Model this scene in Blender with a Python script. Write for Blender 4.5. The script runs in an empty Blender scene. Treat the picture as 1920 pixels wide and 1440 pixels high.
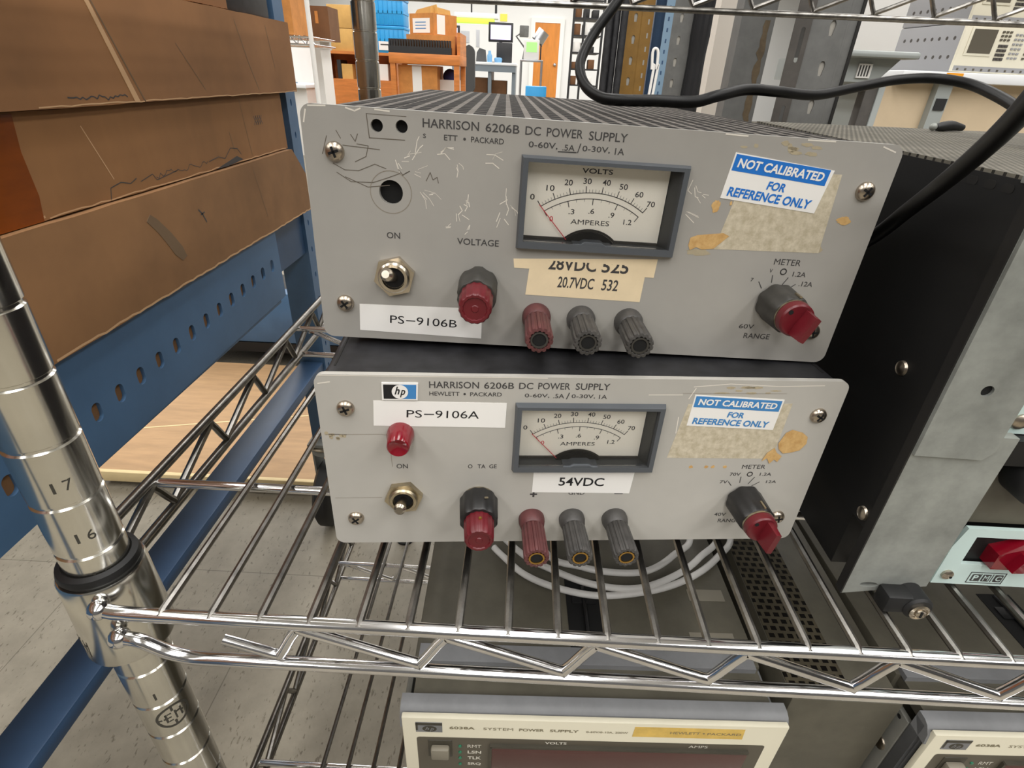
import bpy, bmesh, math, random
from mathutils import Vector, Matrix
from mathutils.geometry import tessellate_polygon
random.seed(7)
FL = -525; CE = 2250               # floor and ceiling levels
S = 0.001                       # the script works in millimetres, the scene is in metres
sc = bpy.context.scene
COL = sc.collection
# ---------------------------------------------------------------- camera
FPX = 1019.16
RM = ((0.998715186, 0.032269897, 0.039072118), (0.049922403, -0.494125634, -0.867955996), (-0.008702316, 0.868791408, -0.495101766))
CAM = Vector((260.4514, -150.9122, 210.9138))
Rcv = Matrix(RM)
def at(u, v, y):
    d = Rcv.transposed() @ Vector(((u-960)/FPX, (v-720)/FPX, 1.0))
    return CAM + d*((y-CAM.y)/d.y)
def atx(u, v, x):
    d = Rcv.transposed() @ Vector(((u-960)/FPX, (v-720)/FPX, 1.0))
    return CAM + d*((x-CAM.x)/d.x)
def atz(u, v, z):
    d = Rcv.transposed() @ Vector(((u-960)/FPX, (v-720)/FPX, 1.0))
    return CAM + d*((z-CAM.z)/d.z)
cd = bpy.data.cameras.new('camera'); cam = bpy.data.objects.new('camera', cd); COL.objects.link(cam)
cd.sensor_width = 36; cd.lens = FPX/1920*36; cd.clip_start = 0.01; cd.clip_end = 100
rot = Matrix((RM[0], [-a for a in RM[1]], [-a for a in RM[2]])).transposed()
cam.matrix_world = Matrix.Translation(CAM*S) @ rot.to_4x4()
sc.camera = cam
# ---------------------------------------------------------------- materials
def srgb(c):
    return tuple((x/12.92 if x <= .04045 else ((x+.055)/1.055)**2.4) for x in [a/255 for a in c])
def mat(name, rgb, rough=.5, metal=0, var=.0, scale=40, bump=0, rgb2=None, stretch=None, coat=0, trans=0, spec=.5, detail=5, emit=None, lo=.35, hi=.65):
    m = bpy.data.materials.new(name); m.use_nodes = True
    nt = m.node_tree; N = nt.nodes; L = nt.links; b = N['Principled BSDF']
    c = srgb(rgb)
    b.inputs['Base Color'].default_value = (*c, 1); b.inputs['Roughness'].default_value = rough
    b.inputs['Metallic'].default_value = metal; b.inputs['Specular IOR Level'].default_value = spec
    if coat: b.inputs['Coat Weight'].default_value = coat
    if trans: b.inputs['Transmission Weight'].default_value = trans
    if emit: b.inputs['Emission Color'].default_value = (*srgb(emit[0]), 1); b.inputs['Emission Strength'].default_value = emit[1]
    if var or bump or rgb2:
        tc = N.new('ShaderNodeTexCoord'); src = tc.outputs['Object']
        if stretch:
            mp = N.new('ShaderNodeMapping'); mp.inputs['Scale'].default_value = stretch; L.new(src, mp.inputs['Vector']); src = mp.outputs['Vector']
        nz = N.new('ShaderNodeTexNoise'); nz.inputs['Scale'].default_value = scale; nz.inputs['Detail'].default_value = detail; nz.inputs['Roughness'].default_value = .65
        L.new(src, nz.inputs['Vector'])
        if var or rgb2:
            r = N.new('ShaderNodeValToRGB'); r.color_ramp.elements[0].position = lo; r.color_ramp.elements[1].position = hi
            c2 = srgb(rgb2) if rgb2 else tuple(x*(1-var) for x in c)
            r.color_ramp.elements[0].color = (*c2, 1); r.color_ramp.elements[1].color = (*(c if rgb2 else tuple(min(1, x*(1+var*.5)) for x in c)), 1)
            L.new(nz.outputs['Fac'], r.inputs['Fac']); L.new(r.outputs['Color'], b.inputs['Base Color'])
        if bump:
            bp = N.new('ShaderNodeBump'); bp.inputs['Strength'].default_value = bump; bp.inputs['Distance'].default_value = .001
            L.new(nz.outputs['Fac'], bp.inputs['Height']); L.new(bp.outputs['Normal'], b.inputs['Normal'])
    return m
def grid_mat(name, base, hole, px, py, fx, fy, rough=.6, metal=0, ox=0, oy=0, brick=False):
    """sheet metal punched with a regular grid of openings (object space, mm)"""
    m = mat(name, base, rough, metal, var=.25, scale=60, spec=.08)
    nt = m.node_tree; N = nt.nodes; L = nt.links; b = N['Principled BSDF']
    tc = N.new('ShaderNodeTexCoord'); sp = N.new('ShaderNodeSeparateXYZ'); L.new(tc.outputs['Object'], sp.inputs[0])
    def M(op, a, bb=None, cc=None):
        n = N.new('ShaderNodeMath'); n.operation = op
        for i, x in enumerate((a, bb, cc)):
            if x is None: continue
            if isinstance(x, (int, float)): n.inputs[i].default_value = x
            else: L.new(x, n.inputs[i])
        return n.outputs[0]
    ys = M('DIVIDE', M('ADD', sp.outputs['Y'], oy*S), py*S)
    xs = M('DIVIDE', M('ADD', sp.outputs['X'], ox*S), px*S)
    if brick: xs = M('ADD', xs, M('MULTIPLY', M('FLOOR', M('MODULO', ys, 2.0)), .5))
    ix = M('LESS_THAN', M('FRACT', xs), fx); iy = M('LESS_THAN', M('FRACT', ys), fy)
    msk = M('MULTIPLY', ix, iy)
    mx = N.new('ShaderNodeMix'); mx.data_type = 'RGBA'
    src = b.inputs['Base Color'].links[0].from_socket
    L.new(src, mx.inputs[6]); mx.inputs[7].default_value = (*srgb(hole), 1); L.new(msk, mx.inputs[0]); L.new(mx.outputs[2], b.inputs['Base Color'])
    bp = N.new('ShaderNodeBump'); bp.inputs['Strength'].default_value = .6; bp.inputs['Distance'].default_value = .001; bp.invert = True
    L.new(msk, bp.inputs['Height']); L.new(bp.outputs['Normal'], b.inputs['Normal'])
    return m
def glass_mat():
    m = bpy.data.materials.new('clear meter window'); m.use_nodes = True
    nt = m.node_tree; N = nt.nodes; L = nt.links; N.clear()
    o = N.new('ShaderNodeOutputMaterial'); t = N.new('ShaderNodeBsdfTransparent'); g = N.new('ShaderNodeBsdfGlossy'); g.inputs['Roughness'].default_value = .04
    f = N.new('ShaderNodeFresnel'); f.inputs['IOR'].default_value = 1.22; mx = N.new('ShaderNodeMixShader')
    L.new(f.outputs[0], mx.inputs[0]); L.new(t.outputs[0], mx.inputs[1]); L.new(g.outputs[0], mx.inputs[2]); L.new(mx.outputs[0], o.inputs[0])
    return m
def floor_mat():
    m = mat('speckled vinyl floor tile', (140, 133, 118), .5, var=.0, scale=18, rgb2=(120, 113, 99), lo=.3, hi=.7, stretch=(1, 1, 1))
    nt = m.node_tree; N = nt.nodes; L = nt.links; b = N['Principled BSDF']
    tc = N.new('ShaderNodeTexCoord')
    mp = N.new('ShaderNodeMapping'); mp.inputs['Scale'].default_value = (260, 110, 1); mp.inputs['Rotation'].default_value = (0, 0, .5); L.new(tc.outputs['Object'], mp.inputs[0])
    nz = N.new('ShaderNodeTexNoise'); nz.inputs['Scale'].default_value = 1.0; nz.inputs['Detail'].default_value = 3; L.new(mp.outputs[0], nz.inputs[0])
    r = N.new('ShaderNodeValToRGB'); r.color_ramp.elements[0].position = .3; r.color_ramp.elements[1].position = .38
    r.color_ramp.elements[0].color = (*srgb((170, 162, 150)), 1); r.color_ramp.elements[1].color = (1, 1, 1, 1); L.new(nz.outputs[0], r.inputs[0])
    mx = N.new('ShaderNodeMix'); mx.data_type = 'RGBA'; mx.blend_type = 'MULTIPLY'; mx.inputs[0].default_value = .8
    L.new(b.inputs['Base Color'].links[0].from_socket, mx.inputs[6]); L.new(r.outputs[0], mx.inputs[7])
    br = N.new('ShaderNodeTexBrick'); br.offset = 0; br.inputs['Scale'].default_value = 1; br.inputs['Brick Width'].default_value = .305; br.inputs['Row Height'].default_value = .305
    br.inputs['Mortar Size'].default_value = .0008; br.inputs['Color1'].default_value = (1, 1, 1, 1); br.inputs['Color2'].default_value = (.93, .93, .92, 1); br.inputs['Mortar'].default_value = (.55, .53, .5, 1)
    m2 = N.new('ShaderNodeMapping'); m2.inputs['Location'].default_value = (.12, -.16, 0); L.new(tc.outputs['Object'], m2.inputs[0]); L.new(m2.outputs[0], br.inputs['Vector'])
    mx2 = N.new('ShaderNodeMix'); mx2.data_type = 'RGBA'; mx2.blend_type = 'MULTIPLY'; mx2.inputs[0].default_value = 1
    L.new(mx.outputs[2], mx2.inputs[6]); L.new(br.outputs['Color'], mx2.inputs[7]); L.new(mx2.outputs[2], b.inputs['Base Color'])
    return m
M = dict(
    chrome=mat('chrome plating', (234, 234, 236), .13, 1, var=.12, scale=30),
    wire=mat('dull and backlit chrome wire', (152, 149, 144), .3, 1, var=.3, scale=90, bump=.15),
    post=mat('chrome post', (222, 220, 212), .17, 1, var=.08, scale=25),
    engrave=mat('dark engraving', (70, 68, 62), .5, .3),
    rubber=mat('black rubber', (16, 16, 17), .55),
    panel=mat('warm grey panel enamel', (160, 157, 151), .42, .0, var=.1, scale=9, bump=.02),
    panel2=mat('grey panel enamel', (178, 175, 168), .42, .0, var=.09, scale=9, bump=.02),
    ink=mat('dark print', (62, 60, 60), .6), black=mat('black print', (22, 22, 26), .5),
    void=mat('dark opening', (6, 6, 6), .9),
    scratch=mat('bare metal scratch', (222, 216, 205), .4), pencil=mat('dark scratch', (96, 88, 78), .7), faint=mat('faint line', (140, 132, 120), .7),
    glue=mat('dried yellow glue', (212, 176, 118), .55, var=.2, scale=300, rgb2=(190, 148, 90)), stain=mat('brown glue stain', (172, 160, 134), .5, var=.1, scale=200),
    pad=mat('aged label stock', (208, 198, 176), .55, scale=330, rgb2=(178, 167, 142)),
    white=mat('white label paper', (236, 234, 230), .55), cream=mat('yellowed label paper', (234, 214, 178), .55, var=.06, scale=60),
    blue=mat('blue label print', (24, 112, 200), .5), blue2=mat('blue logo print', (62, 130, 190), .5),
    tan=mat('tan tape', (226, 190, 100), .5, var=.15, scale=80),
    blackcase=mat('black case paint', (40, 40, 43), .5, var=.5, scale=70), 
    bezel=mat('slate meter bezel', (78, 82, 87), .4), bezelin=mat('dark bezel lining', (58, 60, 62), .45),
    dial=mat('ivory meter face', (252, 247, 234), .5), needle=mat('red needle', (214, 60, 74), .5),
    glass=glass_mat(),
    knobblack=mat('black knob', (30, 29, 29), .42, var=.25, scale=150), knobgrey=mat('dusty black knob', (54, 52, 48), .5, var=.3, scale=150),
    red=mat('red knob', (96, 20, 29), .35, var=.15, scale=120), maroon=mat('dusty maroon plastic', (90, 48, 48), .5, var=.3, scale=160),
    redlens=mat('red lamp lens', (140, 14, 34), .12, trans=.35, coat=.5), postblack=mat('dusty black plastic', (66, 64, 62), .5, var=.35, scale=160),
    brass=mat('brass socket', (190, 150, 80), .3, 1), nickel=mat('nickel', (206, 196, 180), .24, 1, var=.2, scale=80), worn=mat('worn brass nickel', (182, 170, 146), .35, 1, var=.3, scale=90),
    screw=mat('screw', (196, 184, 168), .28, 1, var=.25, scale=120),
    mesh=grid_mat('punched grey cover', (112, 107, 102), (30, 28, 27), 7.4, 13, .66, .86, rough=.8),
    weave=grid_mat('punched dark cover', (116, 112, 102), (52, 50, 46), 2.6, 2.6, .55, .55, rough=.6, brick=True),
    vent=grid_mat('olive vent', (82, 76, 62), (16, 14, 11), 6.2, 5.6, .62, .6, rough=.6, brick=True),
    steel=mat('worn galvanised steel', (152, 155, 150), .5, .35, var=.28, scale=35, bump=.08),
    steeldark=mat('dark steel edge', (44, 43, 42), .5, .5), coal=mat('flat black enamel', (8, 8, 9), .55, var=.4, scale=25),
    pale=mat('pale blue-white enamel', (198, 218, 214), .4), olive=mat('olive grey enamel', (92, 88, 76), .5, var=.2, scale=30), olivedark=mat('dark olive enamel', (64, 60, 50), .5, var=.3, scale=25),
    frame=mat('blue grey moulding', (126, 127, 129), .5, var=.15, scale=25), beige=mat('cream instrument panel', (222, 216, 194), .5), brown=mat('brown grey fascia', (88, 82, 70), .5),
    display=mat('dark red display window', (74, 38, 36), .22, coat=.3), green=mat('green indicator', (46, 120, 90), .4), key=mat('grey key', (130, 124, 110), .5),
    print=mat('pale print', (220, 216, 204), .5), sand=mat('faded brown print', (130, 122, 98), .6),
    cable=mat('white cable jacket', (220, 218, 214), .45), cord=mat('black power cord', (10, 10, 11), .42, spec=.3),
    card=mat('brown cardboard', (142, 100, 60), .8, var=.2, scale=7, bump=.04, stretch=(1, 1, .5)), card2=mat('darker cardboard', (138, 96, 58), .8, var=.22, scale=6, bump=.04),
    card3=mat('greyed cardboard', (138, 100, 64), .8, var=.24, scale=6, bump=.04),
    cardedge=mat('torn cardboard edge', (196, 158, 118), .85), tape=mat('brown packing tape', (128, 62, 10), .22, var=.25, scale=40, stretch=(1, .3, 1)), grime=mat('grey smear', (112, 90, 66), .8),
    benchblue=mat('bench blue enamel', (72, 104, 138), .42, var=.12, scale=14), benchdark=mat('bench navy and shaded blue enamel', (54, 80, 112), .45, var=.12, scale=14),
    ply=mat('plywood', (184, 148, 108), .6, var=.15, scale=8, stretch=(1, 6, 1)), plyedge=mat('pale edge strip', (226, 204, 156), .6, var=.08, scale=20),
    wood=mat('orange oak veneer', (204, 124, 58), .5, var=.2, scale=6, stretch=(1, 1, 8)), door=mat('orange door veneer', (206, 128, 44), .5, var=.15, scale=4, stretch=(3, 3, .6)),
    boxa=mat('tan carton', (206, 162, 92), .75, var=.1, scale=8), boxb=mat('orange carton', (198, 132, 66), .75, var=.2, scale=10), boxc=mat('dark brown carton', (112, 76, 46), .8, var=.15, scale=10),
    crate=mat('bright blue crate plastic', (40, 156, 220), .4, var=.08, scale=6), wallgrey=mat('grey wall paint', (84, 83, 82), .7), wall=mat('white wall paint', (226, 226, 224), .7), plain=mat('white board', (232, 230, 226), .6),
    ceil=mat('white ceiling tile', (222, 222, 220), .8), dark=mat('dark plastic', (34, 34, 36), .5), chair=mat('grey chair fabric', (74, 74, 74), .9),
    desk=mat('white laminate', (232, 234, 236), .5), deskgrey=mat('grey desk metal', (120, 130, 138), .5), screen=mat('lilac screen', (190, 178, 216), .3, emit=((200, 188, 230), .9)),
    greenscr=mat('green screen', (140, 190, 110), .3, emit=((150, 205, 120), .6)), lime=mat('lime lamp cover', (180, 220, 60), .5, emit=((196, 232, 80), .5)), yellow=mat('yellow note', (244, 226, 96), .6),
    water=mat('blue plastic', (110, 160, 200), .3), silver=mat('brushed silver', (190, 192, 196), .3, .9),
    rust=mat('ochre painted steel', (140, 104, 44), .5, .1, var=.15, scale=20), slot=mat('grey painted steel', (104, 104, 102), .55, .1, var=.15, scale=30), slotdark=mat('dark grey and shaded steel', (78, 74, 70), .55, .2, var=.2, scale=30),
    slothole=mat('pale slot backing', (160, 156, 148), .7), oldtape=mat('old brown tape', (92, 78, 58), .6, var=.3, scale=60), steelblue=mat('pale blue steel', (120, 146, 168), .5), film=mat('black plastic film', (40, 40, 42), .3, bump=.8, scale=20),
    pillar=mat('off-white pillar paint', (204, 196, 186), .65), instside=mat('grey instrument side', (150, 150, 152), .5), instfront=mat('cream instrument front', (222, 216, 196), .5),
    sidegrey=mat('warm grey side strip', (128, 127, 120), .5, .2, var=.1, scale=30), traygrey=mat('grey moulded plastic', (156, 161, 159), .5), sandpanel=mat('sand coloured panel', (206, 186, 156), .7, var=.05, scale=10), orange=mat('orange tag', (240, 160, 30), .5),
    floor=floor_mat(), navy=mat('navy fabric', (40, 40, 84), .9), tyre=mat('grey rubber wheel', (130, 132, 128), .6),
)
# ---------------------------------------------------------------- mesh builder
def cat_path(pts, n=8, closed=False):
    P = [Vector(p) for p in pts]; out = []; m = len(P)
    for i in range(m if closed else m-1):
        if closed: a, b, c, d = P[i-1], P[i], P[(i+1) % m], P[(i+2) % m]
        else: a, b, c, d = P[max(i-1, 0)], P[i], P[i+1], P[min(i+2, m-1)]
        for k in range(n):
            t = k/n
            out.append(.5*((2*b)+(c-a)*t+(2*a-5*b+4*c-d)*t*t+(3*b-a-3*c+d)*t*t*t))
    if not closed: out.append(P[-1])
    return out
def rrect(x0, x1, z0, z1, r, n=5):
    o = []
    for cx, cz, a0 in ((x1-r, z0+r, -90), (x1-r, z1-r, 0), (x0+r, z1-r, 90), (x0+r, z0+r, 180)):
        for k in range(n+1):
            a = math.radians(a0+90*k/n); o.append((cx+r*math.cos(a), cz+r*math.sin(a)))
    return o
def circ(cx, cz, r, n=20, rz=None):
    rz = rz or r
    return [(cx+r*math.cos(2*math.pi*k/n), cz+rz*math.sin(2*math.pi*k/n)) for k in range(n)]
_fonts = {}
def glyphs(body, bold=0.0, shear=0.0):
    if 'M' in body: bold = 0
    k = (body, bold, shear)
    if k not in _fonts:
        cu = bpy.data.curves.new('lettering', 'FONT'); cu.body = body; cu.size = 1; cu.offset = bold; cu.shear = shear; cu.resolution_u = 3
        ob = bpy.data.objects.new('lettering', cu); COL.objects.link(ob)
        dg = bpy.context.evaluated_depsgraph_get(); me = bpy.data.meshes.new_from_object(ob.evaluated_get(dg))
        v = [tuple(a.co) for a in me.vertices]; f = [tuple(p.vertices) for p in me.polygons]
        x0 = min(a[0] for a in v); x1 = max(a[0] for a in v); y0 = min(a[1] for a in v); y1 = max(a[1] for a in v)
        _fonts[k] = ([((a[0]-x0)/(x1-x0), (a[1]-y0)/(y1-y0)) for a in v], f)
        bpy.data.objects.remove(ob); bpy.data.curves.remove(cu); bpy.data.meshes.remove(me)
    return _fonts[k]
class MB:
    def __init__(s, M4=None): s.v = []; s.f = []; s.m = []; s.mi = 0; s.M = M4
    def mat(s, i): s.mi = i; return s
    def add(s, vs, fs):
        n = len(s.v)
        for p in vs:
            p = Vector(p); s.v.append(s.M @ p if s.M else p)
        for f in fs: s.f.append(tuple(n+i for i in f)); s.m.append(s.mi)
        return s
    def bmadd(s, bm):
        bm.verts.index_update(); vs = [v.co.copy() for v in bm.verts]; fs = [tuple(v.index for v in f.verts) for f in bm.faces]; bm.free(); return s.add(vs, fs)
    def box(s, x0, x1, y0, y1, z0, z1, bev=0, seg=2):
        bm = bmesh.new(); r = bmesh.ops.create_cube(bm, size=1)
        for v in bm.verts: v.co = Vector((x0 if v.co.x < 0 else x1, y0 if v.co.y < 0 else y1, z0 if v.co.z < 0 else z1))
        if bev: bmesh.ops.bevel(bm, geom=list(bm.edges), offset=bev, segments=seg, affect='EDGES', profile=.5, clamp_overlap=True)
        return s.bmadd(bm)
    def prism(s, pts, y0, y1, axis='y'):
        """2-D outline pushed from y0 to y1; outline is in (x, z) for axis y, (x, y) for axis z, (y, z) for axis x"""
        n = len(pts)
        def w(p, t): return {'y': (p[0], t, p[1]), 'z': (p[0], p[1], t), 'x': (t, p[0], p[1])}[axis]
        tri = tessellate_polygon([[Vector((p[0], p[1], 0)) for p in pts]])
        vs = [w(p, y0) for p in pts]+[w(p, y1) for p in pts]
        fs = [tuple(t) for t in tri]+[tuple(n+i for i in reversed(t)) for t in tri]+[(i, (i+1) % n, n+(i+1) % n, n+i) for i in range(n)]
        return s.add(vs, fs)
    def plate(s, outer, holes, y0, y1, axis='y'):
        loops = [outer]+holes; flat = [p for l in loops for p in l]; n = len(flat)
        def w(p, t): return {'y': (p[0], t, p[1]), 'z': (p[0], p[1], t), 'x': (t, p[0], p[1])}[axis]
        tri = tessellate_polygon([[Vector((p[0], p[1], 0)) for p in l] for l in loops])
        vs = [w(p, y0) for p in flat]+[w(p, y1) for p in flat]
        fs = [tuple(t) for t in tri]+[tuple(n+i for i in reversed(t)) for t in tri]
        b = 0
        for l in loops:
            k = len(l); fs += [(b+i, b+(i+1) % k, n+b+(i+1) % k, n+b+i) for i in range(k)]; b += k
        return s.add(vs, fs)
    def flat(s, pts, y):            # thin decal facing -y in local panel space
        return s.prism(pts, y, y+.04)
    def tube(s, pts, r, seg=10, closed=False):
        P = [Vector(p) for p in pts]; n = len(P); R = r if isinstance(r, (list, tuple)) else [r]*n
        T = []
        for i in range(n):
            a = P[i-1] if (i or closed) else P[i]; b = P[(i+1) % n] if (i < n-1 or closed) else P[i]
            T.append((b-a).normalized())
        nv = Vector((0, 0, 1)) if abs(T[0].z) < .9 else Vector((1, 0, 0)); nv = (nv-T[0]*nv.dot(T[0])).normalized()
        vs = []; fs = []
        for i in range(n):
            if i: nv = (nv-T[i]*nv.dot(T[i])).normalized()
            bv = T[i].cross(nv)
            for k in range(seg):
                a = 2*math.pi*k/seg; vs.append(P[i]+(nv*math.cos(a)+bv*math.sin(a))*R[i])
        for i in range(n if closed else n-1):
            for k in range(seg):
                a = i*seg+k; b = i*seg+(k+1) % seg; c = ((i+1) % n)*seg
                fs.append((a, b, c+(k+1) % seg, c+k))
        if not closed: fs += [tuple(reversed(range(seg))), tuple(range((n-1)*seg, n*seg))]
        return s.add(vs, fs)
    def lathe(s, prof, o, axis='z', seg=24, mod=None):
        """profile of (radius, distance) along an axis from o; mod(angle) scales the radius (fluting)"""
        o = Vector(o); vs = []; fs = []
        B = {'z': (Vector((1, 0, 0)), Vector((0, 1, 0)), Vector((0, 0, 1))), '-y': (Vector((1, 0, 0)), Vector((0, 0, 1)), Vector((0, -1, 0))), 'x': (Vector((0, 1, 0)), Vector((0, 0, 1)), Vector((1, 0, 0))), 'y': (Vector((0, 0, 1)), Vector((1, 0, 0)), Vector((0, 1, 0)))}[axis]
        for r, t in prof:
            for k in range(seg):
                a = 2*math.pi*k/seg; q = r*(mod(a, k) if mod else 1); vs.append(o+B[0]*q*math.cos(a)+B[1]*q*math.sin(a)+B[2]*t)
        n = len(prof)
        for i in range(n-1):
            for k in range(seg): fs.append((i*seg+k, i*seg+(k+1) % seg, (i+1)*seg+(k+1) % seg, (i+1)*seg+k))
        fs += [tuple(reversed(range(seg))), tuple(range((n-1)*seg, n*seg))]
        return s.add(vs, fs)
    def ball(s, c, r, seg=12):
        return s.lathe([(r*math.sin(math.pi*i/8)+1e-4, -r*math.cos(math.pi*i/8)) for i in range(9)], c, 'z', seg)
    def text(s, body, x0, x1, z0, z1, y=-.08, bold=.008, shear=0):
        v, f = glyphs(body, bold, shear)
        return s.add([(x0+a*(x1-x0), y, z0+b*(z1-z0)) for a, b in v], f)
    def textq(s, body, o, ex, ez, a0, a1, b0, b1, y=-.2, bold=0, shear=0):
        v, f = glyphs(body, bold, shear)
        return s.add([(o[0]+ex[0]*(a0+a*(a1-a0))+ez[0]*(b0+b*(b1-b0)), y, o[1]+ex[1]*(a0+a*(a1-a0))+ez[1]*(b0+b*(b1-b0))) for a, b in v], f)
    def stroke(s, pts, w=.3, y=-.05):
        P = [Vector((p[0], p[1])) for p in pts]
        for a, b in zip(P, P[1:]):
            d = (b-a)
            if d.length < 1e-6: continue
            d.normalize(); n = Vector((-d.y, d.x))*w/2
            q = [a+n-d*w*.3, a-n-d*w*.3, b-n+d*w*.3, b+n+d*w*.3]
            s.add([(p.x, y, p.y) for p in q], [(0, 1, 2, 3)])
        return s
    def build(s, name, mats, parent=None, label=None, cat=None, group=None, kind=None, smooth=True, ang=38):
        me = bpy.data.meshes.new(name); me.from_pydata([tuple(v*S) for v in s.v], [], s.f)
        for m in (mats if isinstance(mats, (list, tuple)) else [mats]): me.materials.append(M[m] if isinstance(m, str) else m)
        me.polygons.foreach_set('material_index', s.m); me.update(); 
        bm = bmesh.new(); bm.from_mesh(me); bmesh.ops.remove_doubles(bm, verts=bm.verts, dist=1e-7); bmesh.ops.recalc_face_normals(bm, faces=bm.faces); bm.to_mesh(me); bm.free()
        if smooth:
            me.polygons.foreach_set('use_smooth', [True]*len(me.polygons)); me.set_sharp_from_angle(angle=math.radians(ang))
        o = bpy.data.objects.new(name, me); COL.objects.link(o)
        if parent: o.parent = parent
        tag(o, label, cat, group, kind); return o
def tag(o, label=None, cat=None, group=None, kind=None):
    for k, v in (('label', label), ('category', cat), ('group', group), ('kind', kind)):
        if v: o[k] = v
    return o
def thing(name, label, cat, loc=(0, 0, 0), rot=None, group=None):
    o = bpy.data.objects.new(name, None); COL.objects.link(o); o.empty_display_size = .02
    o.location = Vector(loc)*S
    if rot is not None: o.rotation_mode = 'QUATERNION'; o.rotation_quaternion = rot
    return tag(o, label, cat, group)
def rotvec(r):
    v = Vector(r); from mathutils import Quaternion
    return Quaternion(v.normalized(), v.length)
def copy_tree(o, parent=None):
    c = o.copy(); COL.objects.link(c); c.parent = parent
    for ch in list(o.children): copy_tree(ch, c)
    return c
# ---------------------------------------------------------------- the two bench power supplies
def phillips(mb, x, z, r, mats=True, h=2.2, rotd=20):
    prof = [(r, 0), (r, .4), (r*.93, h*.55), (r*.7, h*.86), (r*.35, h), (.01, h)]
    mb.lathe(prof, (x, 0, z), '-y', 20)
    mb.mat(1)
    for a in (rotd, rotd+90):
        c, s_ = math.cos(math.radians(a)), math.sin(math.radians(a)); w = r*.13; l = r*.55
        mb.flat([(x+c*l-s_*w, z+s_*l+c*w), (x-c*l-s_*w, z-s_*l+c*w), (x-c*l+s_*w, z-s_*l-c*w), (x+c*l+s_*w, z+s_*l-c*w)], -h-.05)
    mb.mat(0)
def flute(n, d):
    return lambda a, k: 1-d*(.5+.5*math.cos(a*n))
def quad_frame(TL, TR, BR, BL): return BL, (BR[0]-BL[0], BR[1]-BL[1]), (TL[0]-BL[0], TL[1]-BL[1])
def blob(cx, cz, rx, rz, n=22, j=.25, seed=0):
    r = random.Random(seed); return [(cx+rx*math.cos(2*math.pi*k/n)*(1+r.uniform(-j, j)), cz+rz*math.sin(2*math.pi*k/n)*(1+r.uniform(-j, j))) for k in range(n)]
def arcpts(cx, cz, r, a0, a1, n=24):
    return [(cx+r*math.sin(math.radians(a0+(a1-a0)*k/n)), cz+r*math.cos(math.radians(a0+(a1-a0)*k/n))) for k in range(n+1)]
def meter(parent):
    mb = MB()
    o = [(78, 42.3), (140, 42.3), (140, 76.3), (78, 76.3)]; i = [(80.6, 45.6), (137.3, 45.6), (137.3, 74.3), (80.6, 74.3)]; b = [(80.0, 45.2), (134.5, 45.2), (134.5, 74.6), (80.0, 74.6)]
    vs = [(x, 0, z) for x, z in o]+[(x+(.7 if x < 100 else -.7), -2.8, z+(.7 if z < 60 else -.7)) for x, z in o]+[(x, -2.8, z) for x, z in i]+[(x, 5.6, z) for x, z in b]
    mb.add(vs, [(k, (k+1) % 4, 4+(k+1) % 4, 4+k) for k in range(4)]+[(4+k, 4+(k+1) % 4, 8+(k+1) % 4, 8+k) for k in range(4)])
    mb.mat(1); mb.add(vs[8:], [(k, (k+1) % 4, 4+(k+1) % 4, 4+k) for k in range(4)])
    mb.mat(0); mb.prism([(100, 45.7), (103, 45.7), (104.5, 46.6), (111, 46.6), (112.5, 45.7), (115, 45.7), (115, 44), (100, 44)], -2.6, 3)
    f = mb.build('meter', ['bezel', 'bezelin'], parent)
    d = MB(); d.box(80, 134.5, 5.0, 5.6, 45.2, 74.6)
    d.mat(1); y = 4.9
    cx, cz = 106.7, 28.6
    d.text('VOLTS', 101.2, 112.8, 70.7, 72.5, y, .015)
    for t, x, z in (('0', 83.3, 61), ('10', 89.9, 64.6), ('20', 96.6, 67), ('30', 103.7, 67.9), ('40', 111, 67.8), ('50', 117.7, 66.7), ('60', 124.1, 64.3), ('70', 129.2, 61)):
        w = 1.35*len(t); d.text(t, x-w/2-.2, x+w/2+.2, z-1.05, z+1.05, y)
    for t, x, z in (('.3', 98.9, 56.4), ('.6', 106.6, 57), ('.9', 114.6, 56), ('1.2', 121.3, 53.7)):
        w = 1.0*len(t); d.text(t, x-w/2-.1, x+w/2+.1, z-1.0, z+1.0, y)
    d.text('AMPERES', 99.0, 114.2, 51.7, 53.6, y, .015)
    d.stroke(arcpts(cx, cz, 35.2, -34.4, 34.4), .28, y); d.stroke(arcpts(cx, cz, 33.0, -34.0, 34.0), .28, y)
    for k in range(36):
        a = -34.4+68.8*k/35; maj = k % 5 == 0
        d.stroke([arcpts(cx, cz, 35.2, a, a, 1)[0], arcpts(cx, cz, 35.2+(2.3 if maj else 1.2), a, a, 1)[0]], .3 if maj else .12, y)
    for k in range(13):
        a = -34+68*k/12; maj = k % 3 == 0
        d.stroke([arcpts(cx, cz, 33, a, a, 1)[0], arcpts(cx, cz, 33-(2.2 if maj else 1.0), a, a, 1)[0]], .3 if maj else .12, y)
    d.mat(2); d.stroke(arcpts(107, 35.3, 14.5, -44, 44, 20), .9, 4.4)
    d.mat(3); seg = arcpts(107, 35.3, 13.9, -44, 44, 20); d.prism(seg, 3.2, 4.8)
    d.mat(2); d.box(80.2, 97.4, 4.2, 4.9, 45.3, 46.3); d.box(116.8, 134.3, 4.2, 4.9, 45.3, 46.3)
    d.mat(4); d.text('0', 90.6, 92.0, 52.2, 54.2, y)
    d.build('dial', ['dial', 'ink', 'knobgrey', 'void', 'needle'], f)
    nd = MB(); nd.tube([(97.9, 3.9, 45.6), (86.2, 3.9, 58.4)], .16, 6); nd.build('needle', 'needle', f)
    g = MB(); g.box(80.7, 137.2, -1.4, -.9, 45.7, 74.2); g.build('meter_window', 'glass', f)
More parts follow.
